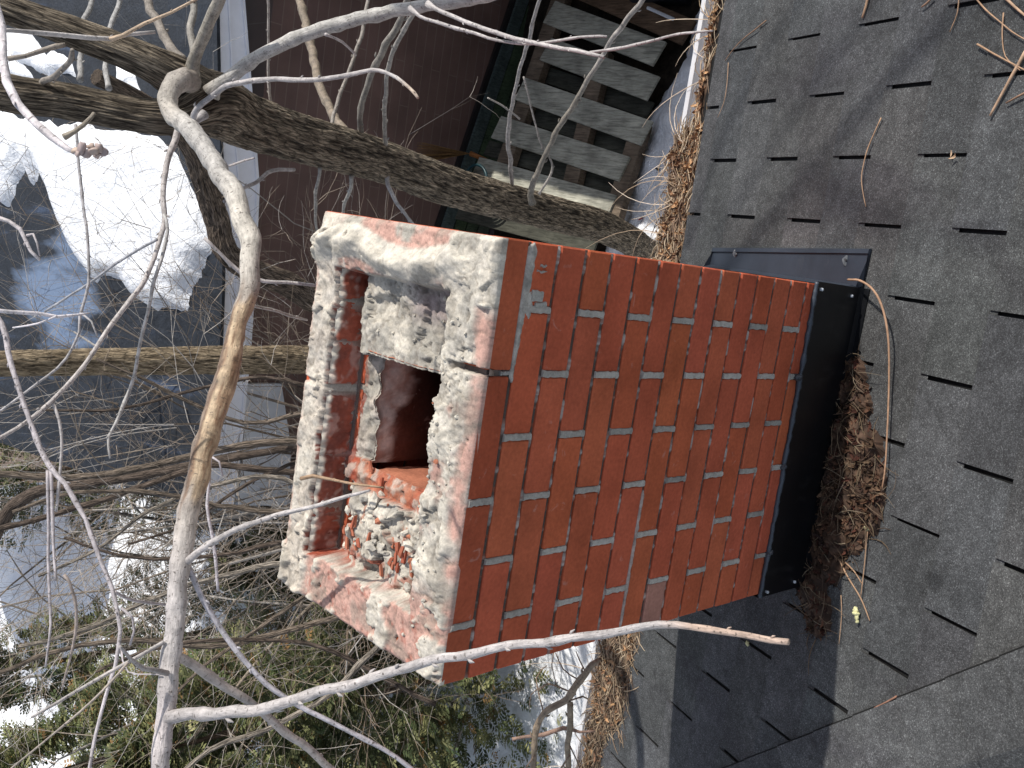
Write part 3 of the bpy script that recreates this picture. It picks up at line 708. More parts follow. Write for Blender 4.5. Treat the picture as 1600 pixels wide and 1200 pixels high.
# snow slabs on the garage roof (outline on the roof plane, real thickness)
def inpoly(x, y, P):
    c = False; j = len(P) - 1
    for i in range(len(P)):
        if (P[i][1] > y) != (P[j][1] > y) and x < (P[j][0] - P[i][0]) * (y - P[i][1]) / (P[j][1] - P[i][1]) + P[i][0]: c = not c
        j = i
    return c
def slab(outl, th, step=.03):
    P = [onpl(a, b, RP, RN) for a, b in outl]; P2 = [(p.x, p.y) for p in P]
    x0 = min(p[0] for p in P2) - .1; x1 = max(p[0] for p in P2) + .1; y0 = min(p[1] for p in P2) - .1; y1 = min(8.9, max(p[1] for p in P2) + .1)
    mb = MB(); nx_ = int((x1 - x0) / step) + 2; ny_ = int((y1 - y0) / step) + 2; D = {}
    def sd(x, y):
        d = 9.
        for i in range(len(P2)):
            (ax, ay), (bx, by) = P2[i - 1], P2[i]; vx, vy = bx - ax, by - ay; t = max(0, min(1, ((x - ax) * vx + (y - ay) * vy) / (vx * vx + vy * vy + 1e-9)))
            d = min(d, math.hypot(x - ax - vx * t, y - ay - vy * t))
        return d if inpoly(x, y, P2) else -d
    for j in range(ny_):
        for i in range(nx_):
            x = x0 + i * step; y = y0 + j * step; w = .06 * fbm((x, y, 0), 5, 4); d = sd(x + w, y + w) ; D[i, j] = d
            h = th * min(1, d / .10) ** .6 if d > 0 else max(d * .9, -.05)
            mb.v.append((x, y, rz(x, y) + .006 + h + (.010 * fbm((x, y, 0), 2, 3) if d > .05 else 0))); mb.c.append((1, 1, 1))
    for j in range(ny_ - 1):
        for i in range(nx_ - 1):
            if max(D[i + a, j + b] for a in (0, 1) for b in (0, 1)) > -.03: q = j * nx_ + i; mb.f.append((q, q + 1, q + 1 + nx_, q + nx_))
    return mb
sn = slab([(-320, 150), (0, 172), (60, 188), (120, 193), (250, 212), (292, 255), (318, 330), (324, 390), (300, 440), (272, 478), (215, 470), (190, 432), (150, 436), (120, 398), (95, 345), (76, 290), (62, 262), (52, 287), (40, 254), (28, 288), (15, 322), (-20, 300), (-320, 260)], .09)
for sh_ in ([(183, 104), (200, 112), (214, 118), (223, 148), (205, 143), (188, 140)], [(8, 44), (50, 52), (60, 66), (72, 84), (112, 92), (122, 124), (60, 112), (18, 84)], [(-40, -60), (-10, 30), (30, 90), (60, 130), (-60, 130)]):
    q = slab(sh_, .07, .025); sn.add(q.v, q.f, q.c)
tag(sn.build('snow_layer', M['snow'], gar, smooth=True), 'melting white snow slab on the garage roof')
# dark drip strip at the wall foot
bs = MB(); ribbon(bs, [(818, -60), (800, 0), (745, 165), (690, 330), (670, 390)], [(826, -60), (809, 0), (754, 165), (699, 330), (679, 390)], .03, .03, (.02, .018, .018)); bs.build('base_trim', M['flash'], gar)
# boards below the siding: separate low retaining fence
rt = thing('board_fence', 'low weathered green grey board fence at the foot of the brown wall', 'fence', (1.5, GY - .1, GZ))
E_ = [(826, -60), (809, 0), (754, 165), (699, 330), (679, 390)]
for k in range(6):
    b = MB(); A = [(p[0] + 1 + k * 19, p[1]) for p in E_]; B_ = [(p[0] + 18 + k * 19, p[1]) for p in E_]
    ribbon(b, A, B_, .06, .025, tuple(v * rnd.uniform(.6, 1.1) for v in (.085, .09, .075))); b.build('board', M['wood'], rt)
# ------------------------------------------------------------------ pallet etc
PA = gp(809, 0); PB = gp(699, 330); PC = onpl(985, 250, (0, 0, GZ + .25), (0, 0, 1))
PN = (PB - PA).cross(PC - PA).normalized(); PN = PN if PN.z > 0 else -PN
def onpal(x, y, h=0): return onpl(x, y, PA + PN * (.06 + h), PN)
def board(mb, a, b, wpx, th, h, col):
    P, Q = onpal(*a, h), onpal(*b, h); d = (Q - P); mid_ = onpal((a[0] + b[0]) / 2, (a[1] + b[1]) / 2, h)
    t = (mid_ - CP).dot(FW); w = wpx * t / F * 1.15
    s_ = d.normalized().cross(PN) * w; mb.box(P - s_ / 2 - PN * th, d, s_, PN * th, col)
pal = thing('wooden_pallet', 'weathered grey wooden pallet with missing slats beside the brown wall', 'pallet', tuple(PC))
GW = (.36, .33, .265)
for a, b in (((742, 262), (955, 324)), ((775, 198), (975, 264)), ((812, 138), (1010, 208)), ((852, 76), (1020, 138)), ((858, 18), (1030, 84))):
    mb = MB(); t = rnd.uniform(.75, 1.15); board(mb, a, b, 34, .02, .11, tuple(v * t for v in (.42, .41, .34))); mb.build('slat', M['wood'], pal)
for a, b in (((875, -10), (775, 290)), ((1000, 190), (948, 360)), ((940, 80), (880, 330))):
    mb = MB(); board(mb, a, b, 24, .08, .09, (.17, .13, .095)); mb.build('stringer', M['wood'], pal)
for a, b in (((760, 230), (960, 292)), ((795, 168), (995, 236)), ((830, 108), (1015, 172)), ((715, 330), (930, 385))):
    mb = MB(); board(mb, a, b, 22, .02, -.01, (.07, .07, .055)); mb.build('lower_slat', M['wood'], pal)
pk = MB(); board(pk, (900, -25), (1075, 50), 34, .03, .16, (.13, .085, .055)); tag(pk.build('plank', M['wood']), 'reddish brown plank lying across the far end of the pallet', 'plank')
# black bin at the far edge
bn = thing('bin', 'black plastic tub with a pale rim strip behind the plank', 'bin', tuple(onpal(1045, 10, .1)))
b = MB(); o = onpal(1045, -15, .05); 
b.box(o + Vector((-.12, -.22, -.15)), (.5, 0, 0), (0, .42, 0), (0, 0, .32), (.01, .011, .013)); b.box(o + Vector((-.08, -.18, .171)), (.42, 0, 0), (0, .34, 0), (0, 0, .02), (.02, .022, .026)); b.build('body', M['flash'], bn)
b = MB(); P = onpl(1012, 12, o + Vector((0, 0, .2)), (0, 0, 1)); Q = onpl(1052, 30, o + Vector((0, 0, .2)), (0, 0, 1)); b.tube([P, Q], .012, 6, (.7, .72, .75)); b.build('rim_strip', M['white'], bn)
# broom and hose by the wall foot
br = thing('broom', 'old straw broom leaning at the foot of the brown wall', 'broom', tuple(gp(735, 240, .2)))
b = MB(); a0 = gp(735, 240, .22)
for k in range(90):
    t = rnd.uniform(-1, 1); e = gp(655 + rnd.uniform(-6, 6), 238 + t * 16, .25 + rnd.uniform(-.03, .03)); b.tube([a0 + Vector((0, 0, t * .01)), a0.lerp(e, .5) + Vector((0, 0, 0)), e], [.003, .002, .001], 3, mix((.26, .15, .06), (.14, .08, .04), rnd.random()))
b.build('bristles', M['vc'], br); b = MB(); b.tube([a0, gp(760, 250, .35)], [.02, .014], 8, (.3, .12, .04)); b.build('handle', M['wood'], br)
b = MB()
for k in range(5):
    c = onpal(742, 285, .14 + .022 * k); pts = [c + Vector((.13 * math.cos(a), .13 * math.sin(a), 0)) for a in [i * math.pi / 12 for i in range(25)]]; b.tube(pts, .011, 6, (.012, .045, .055), False)
tag(b.build('garden_hose', M['flash'], smooth=True), 'dark teal garden hose coiled beside the old broom', 'hose')
# unseen fence added right of the picture to shade the pallet corner
sfn = thing('added_shade_fence', 'unseen tall board fence added between garage and house to shade the pallet', 'fence', (3.2, 3, GZ))
for k in range(22):
    b = MB(); b.box((3.15, 1.1 + k * .17, GZ - .05), (.03, 0, 0), (0, .165, 0), (0, 0, 2.75 + .01 * (k % 3)), (.2, .17, .13)); b.build('board', M['wood'], sfn)
for zz in (.5, 2.2):
    b = MB(); b.box((3.182, 1.1, GZ + zz), (.05, 0, 0), (0, 3.74, 0), (0, 0, .09), (.2, .15, .1)); b.build('added_shade_rail', M['wood'], sfn)
# red leaves on the snow bank
for (px, py, lb) in ((996, 341, 'dark red leaf scrap lying on the shaded snow bank'), (1018, 262, 'blackened leaf scrap near the gutter on the snow bank')):
    p = onpl(px, py, (0, 0, GZ + .42), (0, 0, 1)); b = MB(); z = bank(p.x, p.y); p.z = z + .02
    chunk(b, p, .025, (.22, .03, .02) if px < 1000 else (.02, .015, .012), .3); tag(b.build('leaf', M['vc']), lb, 'leaf')
# ------------------------------------------------------------------ branches
GRAYB = (.42, .395, .365); LIL = (.455, .42, .405); BRN = (.17, .135, .10); DKB = (.30, .25, .20)
def limb(name, pts, d0, d1, col, parent, mt='smooth', n=10, bump=.10, nodes=True, dl=None, step=.02, tear=None, ws=.76):
    """pts: (x, y, width) along the limb, drawn at depths running from d0 to d1"""
    N = len(pts); Ls = [0]
    for a, b in zip(pts, pts[1:]): Ls.append(Ls[-1] + math.dist(a[:2], b[:2]))
    P = []
    for i, (x, y, w) in enumerate(pts):
        d = dl[i] if dl else d0 + (d1 - d0) * Ls[i] / Ls[-1]
        p = at(x, y, d); P.append((p.x, p.y, p.z, w * ws * d / F / 2, *(col[i] if isinstance(col, list) else col)))
    Q = spline(P, step); pp = []; rr = []; cc = []
    o = rnd.random() * 99; nd = rnd.uniform(.03, .06); s = 0
    for i, q in enumerate(Q):
        v = Vector(q[:3]); r = max(q[3], .0008)
        if i: s += (v - pp[-1]).length
        if 0 < i < len(Q) - 1: v += Vector((nz((s, o, 0), 14), nz((s, 0, o), 14), nz((o, s, 0), 14))) * min(r * .8, .007)
        k = 1.
        if nodes: k += .22 * max(0, math.cos(s / max(nd, r * 5) * 2 * math.pi / 1.6)) ** 16
        pp.append(v); rr.append(r * k); cc.append(tuple(max(0, c) for c in q[4:7]))
    cf = cc
    if tear:
        T0, T1, A0 = tear; Np = len(pp)
        def cf(i, d_):
            u = i / Np; a = d_.angle(A0) * (1 if d_.cross(A0).dot(FW) > 0 else -1); w = noise.noise(Vector((u * 60, a * 2, 3))) * .35; e = sm(T0, T0 + .05, u + w * .05) * sm(T1, T1 - .07, u + w * .05)
            f = sm(.05, .25, math.cos(a) - .15 + w - (1 - e) * 1.6) * e; g = noise.noise(Vector((u * 30, math.cos(a) * 5, math.sin(a) * 5)))
            rim = math.exp(-((math.cos(a) + w - .25) / .18) ** 2) * e
            return mix(mix(cc[i], (.16, .10, .065), min(1, .85 * rim + .5 * e)), mix((.44, .33, .215), (.24, .15, .09), sm(-.15, .35, g)), f)
    mb = MB(); mb.tube(pp, rr, n, cf, True, bump)
    if nodes:   # buds
        s = 0
        for i in range(2, len(pp) - 1):
            s += (pp[i] - pp[i - 1]).length
            if s > max(.035, rr[i] * 8) and rr[i] < .012:
                s = 0; dr = Vector((rnd.uniform(-1, 1), rnd.uniform(-1, 1), rnd.uniform(-1, 1))).cross(pp[i + 1] - pp[i - 1]).normalized(); ax = (pp[i + 1] - pp[i - 1]).normalized()
                q = pp[i] + dr * rr[i] * .8; mb.tube([q, q + (dr + ax) * rr[i] * .6, q + (dr + ax * 1.6) * rr[i] * 1.0], [rr[i] * .35, rr[i] * .4, rr[i] * .1], 5, cc[i])
    return mb.build(name, M[mt], parent, smooth=True)
FORK = at(300, 150, 2.5)
def trunk(name, P, parent, dark=(.048, .038, .029), light=(.28, .23, .17), n=72, step=.014, amp=.10, freq=1.):
    """P: (x, y, z, r); ridged bark as real relief"""
    Q = spline(P, step); pts = [Vector(q[:3]) for q in Q]; N = len(pts); mb = MB(); u = None; s = 0
    for i in range(N):
        t = (pts[min(i + 1, N - 1)] - pts[max(i - 1, 0)]).normalized()
        u = t.orthogonal().normalized() if u is None else (u - t * u.dot(t)).normalized(); w = t.cross(u); r = Q[i][3]
        if i: s += (pts[i] - pts[i - 1]).length
        for k in range(n):
            a = 2 * math.pi * k / n; ca, sa = math.cos(a), math.sin(a)
            c1 = noise.noise(Vector((ca * 6.5 * freq, sa * 6.5 * freq, s * 9))); c2 = noise.noise(Vector((ca * 13 * freq + 7, sa * 13 * freq, s * 22)))
            rd = 1 - abs(c1) * 2.2; rd2 = 1 - abs(c2) * 2
            h = .6 * rd + .4 * rd2; big = noise.noise(Vector((ca * 1.2, sa * 1.2, s * 2.5)))
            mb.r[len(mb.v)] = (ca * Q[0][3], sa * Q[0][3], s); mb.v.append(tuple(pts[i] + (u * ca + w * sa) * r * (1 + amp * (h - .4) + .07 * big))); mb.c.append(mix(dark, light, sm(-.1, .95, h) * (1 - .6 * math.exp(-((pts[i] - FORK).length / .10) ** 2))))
    mb.f = [(i * n + k, i * n + (k + 1) % n, (i + 1) * n + (k + 1) % n, (i + 1) * n + k) for i in range(N - 1) for k in range(n)]
    mb.f += [tuple(range(n))[::-1], tuple((N - 1) * n + k for k in range(n))]
    return mb.build(name, M['bark'], parent, smooth=False)
def P4(x, y, w, d): p = at(x, y, d); return (p.x, p.y, p.z, w * d / F / 2 * .86)
lt = thing('leaning_tree', 'big leaning tree with furrowed brown bark forking beside the chimney', 'tree', (.78, 2.84, GZ))
base = onpl(1046, 402, (0, 2.84, 0), (0, 1, 0))
tr = trunk('trunk', [(base.x - .03, 3.0, GZ - .1, .10), (base.x, 2.90, -4.1, .088), P4(950, 358, 56, 5.2), P4(830, 325, 62, 4.55), P4(700, 290, 70, 3.95), P4(600, 253, 74, 3.55), P4(470, 217, 86, 3.05), P4(380, 188, 96, 2.78), P4(320, 160, 112, 2.6), P4(250, 182, 64, 2.5), P4(100, 157, 64, 2.42), P4(0, 143, 68, 2.36), P4(-200, 90, 70, 2.3)], lt)
trunk('limb', [P4(345, 168, 70, 2.62), P4(300, 135, 84, 2.55), P4(230, 95, 62, 2.45), P4(130, 56, 56, 2.40), P4(50, 28, 52, 2.36), P4(-30, 0, 52, 2.32), P4(-200, -60, 50, 2.3)], lt, n=56)
G2 = (.33, .30, .26)
TEARA = (CP - at(320, 700, 1.8)).normalized() * .9 + RX * .55; TEARA.normalize()
F1 = limb('branch', [(300, 128, 46), (276, 128, 44), (262, 148, 40), (270, 178, 38), (300, 205, 40), (345, 270, 42), (375, 335, 43), (391, 395, 42), (389, 450, 40), (374, 505, 38), (362, 555, 42), (350, 600, 47), (325, 690, 46), (302, 770, 44), (286, 850, 42), (273, 955, 40), (266, 1050, 40), (254, 1130, 38), (248, 1230, 37), (240, 1400, 36)],
          0, 0, [BRN, (.36, .32, .28), (.42, .38, .33), (.42, .38, .33), GRAYB, GRAYB, (.50, .46, .40), (.50, .46, .40), (.42, .38, .33), (.34, .29, .24), (.22, .17, .13), (.28, .22, .17), (.33, .28, .23), (.38, .34, .30), (.42, .38, .35), LIL, LIL, (.50, .45, .44), LIL, LIL], lt,
          n=28, bump=.16, dl=[2.42, 2.32, 2.28, 2.25, 2.2, 2.1, 2.02, 1.97, 1.93, 1.9, 1.87, 1.84, 1.78, 1.73, 1.69, 1.65, 1.62, 1.6, 1.58, 1.55], nodes=False, step=.010, tear=(.41, .70, TEARA))
F1['label'] = 'thick pale branch with a torn strip of bare yellow wood'
limb('twig', [(262, 1122, 24), (290, 1120, 25), (400, 1108, 23), (470, 1092, 22), (560, 1065, 21), (640, 1042, 20), (750, 1018, 19), (850, 1002, 18), (940, 990, 17), (1030, 976, 16), (1080, 980, 14), (1160, 990, 13), (1205, 1001, 12), (1232, 1003, 14)], 1.6, 1.02, [LIL] * 10 + [(.48, .36, .29)] * 4, F1, n=14)
limb('twig', [(275, 890, 18), (290, 880, 17), (312, 861, 14), (360, 831, 12), (430, 806, 10), (500, 788, 9), (545, 775, 8), (578, 766, 5)], 1.68, 1.5, [LIL] * 8, F1)
limb('twig', [(290, 880, 14), (302, 905, 12), (330, 962, 12), (380, 1030, 11), (430, 1080, 11), (520, 1130, 10), (600, 1172, 9), (660, 1215, 8)], 1.68, 1.75, [(.44, .42, .45)] * 8, F1)
limb('twig', [(268, 1022, 20), (290, 1032, 20), (330, 1056, 19), (400, 1106, 17), (470, 1162, 16), (540, 1220, 15)], 1.63, 1.85, [(.42, .37, .34)] * 6, F1)
limb('twig', [(262, 1052, 10), (240, 1048, 11), (225, 1046, 10), (205, 1030, 8), (187, 1010, 7)], 1.6, 1.5, (.38, .35, .34), F1)
limb('twig', [(256, 1004, 9), (250, 1006, 8), (187, 1042, 8), (112, 1084, 7), (49, 1121, 5)], 1.62, 1.45, LIL, F1)
limb('twig', [(200, 1035, 5), (160, 1080, 5), (80, 1150, 4), (-20, 1230, 4)], 1.55, 1.4, (.36, .31, .27), F1)
limb('branch', [(320, 178, 18), (300, 193, 13), (304, 178, 12), (318, 161, 12), (345, 140, 11), (385, 128, 11), (430, 125, 10), (500, 124, 10), (560, 114, 9), (592, 110, 8), (620, 122, 7), (640, 138, 7), (653, 153, 6)], 2.5, 2.0, [(.40, .38, .38)] * 5 + [LIL] * 6 + [(.5, .4, .32)] * 2, lt)
f7 = limb('branch', [(330, 145, 34), (350, 128, 28), (400, 91, 26), (470, 56, 27), (560, 30, 27), (640, 12, 26), (720, 2, 24), (790, -14, 22), (900, -60, 20)], 2.5, 2.15, [(.30, .27, .23)] + [(.42, .40, .37)] * 8, lt, n=20, bump=.1)
limb('twig', [(668, 6, 12), (680, 13, 9), (725, 33, 9), (770, 50, 9), (840, 68, 9), (900, 80, 8), (944, 89, 7)], 2.2, 1.9, LIL, f7)
limb('twig', [(640, 12, 9), (655, 24, 7), (680, 34, 7), (740, 52, 7), (800, 67, 6), (860, 66, 6), (905, 57, 5), (948, 57, 5)], 2.2, 1.95, LIL, f7)
limb('twig', [(922, 82, 5), (960, 77, 6), (1010, 66, 6), (1060, 53, 5), (1114, 48, 4)], 1.95, 1.75, LIL, f7)
limb('twig', [(509, 54, 6), (535, 66, 5), (556, 86, 5)], 2.25, 2.4, LIL, f7)
# shoots rising off the trunk
SH = (.24, .215, .18)
def shoot(pts, d0, d1, col=SH, n=8): return limb('branch', pts, d0, d1, col, lt, n=n)
shoot([(832, 318, 14), (830, 295, 13), (848, 255, 11), (870, 205, 11), (905, 150, 11), (945, 82, 10), (975, 38, 11), (1003, 0, 11), (1040, -50, 12)], 4.3, 3.4, [SH] * 5 + [(.36, .33, .3)] * 4)
shoot([(802, 300, 8), (797, 250, 9), (795, 200, 9), (803, 150, 8), (815, 100, 8), (830, 50, 8), (842, 0, 8), (850, -40, 8)], 4.35, 3.2, (.38, .35, .33))
shoot([(842, 303, 5), (863, 262, 5), (845, 225, 4), (833, 180, 4), (818, 120, 4)], 4.3, 4.0, (.36, .33, .3))
shoot([(812, 186, 4), (785, 165, 4), (762, 153, 3)], 3.8, 3.7, (.36, .33, .3))
shoot([(560, 235, 22), (546, 213, 18), (526, 188, 18), (508, 155, 18), (497, 125, 18), (486, 70, 18), (476, 30, 17), (467, -10, 17)], 3.5, 4.3, (.22, .175, .13), 14)
shoot([(512, 225, 8), (517, 204, 8), (527, 160, 8), (543, 117, 8), (564, 58, 8), (575, 0, 8), (580, -30, 8)], 3.2, 3.4, (.26, .23, .2))
shoot([(562, 235, 14), (562, 216, 12), (563, 185, 12), (570, 146, 12), (580, 115, 13), (600, 75, 14), (632, 18, 13), (640, -10, 13)], 3.4, 2.9, (.25, .23, .2))
shoot([(603, 250, 10), (603, 233, 9), (601, 180, 9), (604, 128, 9), (610, 95, 9), (625, 60, 9), (645, 23, 9), (652, 5, 8)], 3.5, 2.8, (.32, .30, .27))
shoot([(425, 185, 6), (424, 168, 6), (419, 117, 6), (420, 60, 5), (418, -10, 6)], 2.9, 2.7, (.42, .38, .34))
shoot([(500, 262, 8), (498, 274, 7), (494, 300, 7), (493, 347, 6), (500, 380, 5)], 3.1, 3.4, (.28, .26, .23))
shoot([(549, 275, 9), (549, 289, 8), (540, 315, 7), (535, 343, 6), (530, 370, 5)], 3.3, 3.6, (.32, .3, .27))
shoot([(605, 275, 9), (608, 290, 9), (618, 315, 8), (633, 335, 7), (650, 356, 6), (670, 380, 5)], 3.5, 3.4, (.42, .39, .37))
shoot([(300, 118, 32), (303, 95, 26), (315, 62, 25), (328, 30, 24), (342, -5, 24), (352, -40, 24)], 2.5, 2.3, (.33, .30, .25), 14)
shoot([(305, 90, 18), (300, 60, 15), (301, 20, 14), (303, -20, 14)], 2.5, 2.6, (.27, .25, .22), 12)
shoot([(285, 95, 20), (262, 66, 18), (245, 35, 17), (226, -5, 17)], 2.5, 2.8, (.22, .19, .16), 12)
shoot([(62, 142, 14), (70, 128, 13), (92, 113, 12), (112, 92, 11), (113, 78, 9)], 2.4, 2.2, (.25, .22, .19), 10)
shoot([(12, 92, 9), (40, 88, 9), (62, 80, 10), (85, 72, 10), (102, 70, 9)], 2.2, 2.25, (.27, .23, .19))
shoot([(125, 125, 12), (127, 90, 11), (130, 40, 11), (148, -10, 10)], 2.6, 2.9, (.27, .26, .25))
shoot([(170, 138, 12), (165, 105, 11), (172, 45, 10), (192, -10, 10)], 2.6, 2.9, (.32, .31, .3))
# limbs reaching over the roof from out of frame to the right: they throw the soft streaks on the shingles
def wlimb(name, P, parent, n=8):
    Q = spline(P, .05); mb = MB(); mb.tube([Vector(q[:3]) for q in Q], [q[3] for q in Q], n, (.30, .27, .24), True, .1); return mb.build(name, M['smooth'], parent, smooth=True)
def far(x, y, z, r): return (x + 3.0, y + .53, z + 3.15, r * .8)
wl_ = wlimb('limb', [(*at(900, -60, 2.1), .018), (2.6, 1.2, 1., .02), far(2.3, .75, .35, .019), far(2.9, .1, .55, .016), far(3.1, -.6, .7, .012)], lt)
for P in ([(2.3, .85, .25, .009), (2.6, .3, .1, .009), (2.7, -.3, .25, .007), (2.6, -.9, .2, .007)], [(2.6, .6, .4, .010), (2.55, .1, .75, .010), (2.7, -.5, .85, .008)], [(2.9, .1, .55, .010), (2.6, -.2, .5, .008), (2.2, -.6, .55, .006)], [(2.1, 1., .15, .010), (2.4, .75, -.1, .009), (2.6, .2, -.25, .007), (2.7, -.2, -.2, .005)]): wlimb('twig', [far(*q) for q in P], wl_, 6)
# long hanging twigs from the trunk
j1 = limb('branch', [(288, 180, 12), (278, 205, 14), (268, 235, 13), (259, 270, 12), (257, 310, 11), (256, 350, 11), (249, 378, 10), (232, 425, 10), (205, 468, 10), (180, 500, 10), (140, 560, 9), (82, 628, 9), (40, 660, 8), (-20, 695, 8)], 2.4, 1.9, (.44, .40, .38), lt)
limb('twig', [(256, 335, 6), (262, 361, 7), (247, 420, 7), (232, 481, 7), (218, 540, 7), (210, 586, 7), (195, 630, 7), (180, 662, 6), (169, 682, 6), (172, 716, 4)], 2.25, 2.1, (.44, .42, .40), j1)
limb('twig', [(82, 628, 6), (92, 655, 6), (96, 700, 6), (92, 760, 6), (88, 800, 5)], 2.0, 2.0, LIL, j1)
limb('twig', [(245, 374, 6), (190, 405, 6), (140, 442, 5), (70, 487, 5)], 2.2, 2.3, (.36, .36, .38), j1)
limb('branch', [(350, 315, 6), (366, 303, 7), (400, 284, 8), (427, 267, 8), (460, 265, 7)], 2.6, 2.9, (.34, .31, .3), lt)
limb('branch', [(340, 262, 4), (365, 257, 5), (397, 247, 4)], 2.2, 2.1, LIL, lt)
limb('branch', [(319, 372, 7), (345, 398, 7), (375, 425, 8), (412, 440, 8), (450, 441, 7), (495, 446, 7)], 2.2, 2.3, LIL, lt)
limb('branch', [(394, 477, 7), (425, 484, 6), (461, 496, 6), (480, 500, 4)], 2.1, 2.3, (.45, .42, .38), lt)
# foreground hanging branches of other growth
h1 = thing('hanging_branch', 'pale near branch ending in a cluster of swollen buds at upper left', 'branch', tuple(at(0, 60, .95)))
hb1 = limb('stem', [(-20, -60, 12), (-8, 0, 13), (2, 40, 14), (6, 90, 16), (14, 130, 17), (30, 165, 17), (55, 193, 16), (80, 213, 14), (105, 231, 12), (120, 239, 10)], 1.0, .9, [(.62, .57, .58)] * 10, h1, n=14)
b = MB()
for (x, y, r) in ((118, 236, 7), (128, 232, 8), (136, 240, 8), (146, 236, 8), (155, 231, 8), (162, 238, 7), (142, 229, 6), (122, 241, 6), (152, 242, 6)):
    chunk(b, at(x, y, .90 + rnd.uniform(-.01, .01)), r * .9 / F, mix((.42, .33, .32), (.55, .42, .33), rnd.random()), 1.3)
b.build('bud_cluster', M['smooth'], h1, smooth=True)
limb('stub', [(100, 214, 12), (115, 207, 10), (130, 196, 10), (143, 183, 9), (147, 177, 8)], .9, .92, (.34, .29, .23), h1)
h2 = thing('hanging_branch', 'white twig with tan tip crossing the trunk at top left', 'branch', tuple(at(7, 46, 1.1)))
limb('stem', [(4, 47, 8), (20, 48, 9), (60, 51, 10), (100, 55, 10), (140, 60, 10), (172, 62, 9), (200, 55, 8), (242, 50, 7)], 1.1, 1.25, LIL, h2)
limb('side_twig', [(172, 62, 9), (190, 57, 8), (225, 38, 7), (268, 20, 6), (320, -8, 5)], 1.2, 1.25, (.50, .37, .26), h2)
def hang(label, pts, d0, d1, col=LIL, subs=()):
    t = thing('hanging_branch', label, 'branch', tuple(at(pts[0][0], pts[0][1], d0)), 'thin bare branches hanging in front of the thicket')
    limb('stem', pts, d0, d1, col, t)
    for (q, a, b_) in subs: limb('side_twig', q, a, b_, col, t)
    return t
hang('thin grey branch running down from mid left then bending at its fork', [(-20, 480, 11), (2, 505, 11), (14, 550, 11), (28, 600, 10), (48, 665, 10), (75, 729, 11), (100, 755, 10), (118, 785, 10), (133, 812, 9), (150, 855, 9), (161, 885, 9), (175, 920, 9), (184, 955, 8), (189, 985, 8), (186, 1010, 8), (180, 1040, 8), (169, 1072, 7), (150, 1147, 7), (136, 1230, 7)], 1.8, 1.6, (.45, .41, .42),
     [([(75, 735, 7), (75, 800, 6), (76, 900, 6), (79, 975, 5), (71, 1042, 4)], 1.75, 1.7), ([(80, 735, 7), (82, 790, 7), (83, 850, 6), (87, 908, 4)], 1.75, 1.7),
      ([(180, 925, 6), (215, 940, 6), (262, 946, 5)], 1.7, 1.9), ([(190, 950, 5), (207, 965, 5), (210, 985, 5), (203, 1008, 4)], 1.7, 1.7), ([(190, 1015, 4), (200, 1050, 3), (250, 1054, 3)], 1.65, 1.6)])
hang('long straight vertical twig hanging in front of the roof snow', [(118, 195, 6), (121, 240, 6), (126, 290, 6), (135, 350, 6), (138, 400, 6), (138, 444, 6), (128, 480, 6), (124, 495, 6), (123, 520, 5), (112, 545, 5), (90, 575, 5), (45, 609, 5), (-10, 650, 5)], 2.0, 1.9, (.36, .34, .34), [([(128, 490, 4), (143, 502, 4), (152, 525, 4)], 1.92, 1.9)])
hang('short white twig entering from the left edge over the blue roof', [(-20, 484, 7), (20, 487, 8), (60, 489, 8), (92, 495, 7), (125, 492, 5), (140, 489, 3)], 1.5, 1.6, (.62, .58, .6), [([(88, 494, 4), (60, 505, 4), (20, 512, 3)], 1.55, 1.6)])
hang('crooked pale twig with rusty bud near the blue roof at left', [(-10, 338, 8), (15, 345, 8), (33, 357, 9), (42, 378, 8), (48, 392, 7), (62, 406, 7)], 1.5, 1.5, (.55, .50, .50), [([(42, 368, 5), (52, 366, 5), (58, 380, 4), (62, 400, 3)], 1.5, 1.5)])
hang('thin brown twig curving down below the left fork', [(100, 898, 6), (109, 908, 6), (118, 935, 6), (120, 975, 6), (110, 1025, 5), (97, 1078, 4)], 1.7, 1.75, (.40, .33, .29))
hang('slim twig hanging just right of the torn thick branch', [(330, 700, 4), (328, 740, 6), (324, 790, 6), (330, 830, 7), (337, 880, 7), (341, 924, 6)], 1.9, 1.9, (.52, .48, .50), [([(328, 712, 4), (343, 722, 4), (348, 745, 3)], 1.9, 1.9)])
# broken twig resting over the crown
b = MB(); tw = []
limb('twig', [(470, 748, 7), (490, 744, 8), (520, 749, 6), (560, 757, 5), (600, 762, 4)], 1.66, 1.60, (.36, .24, .15), None)
t_ = bpy.context.scene.collection.objects[-1]; tag(t_, 'short brown broken twig lying across the chimney top', 'twig')
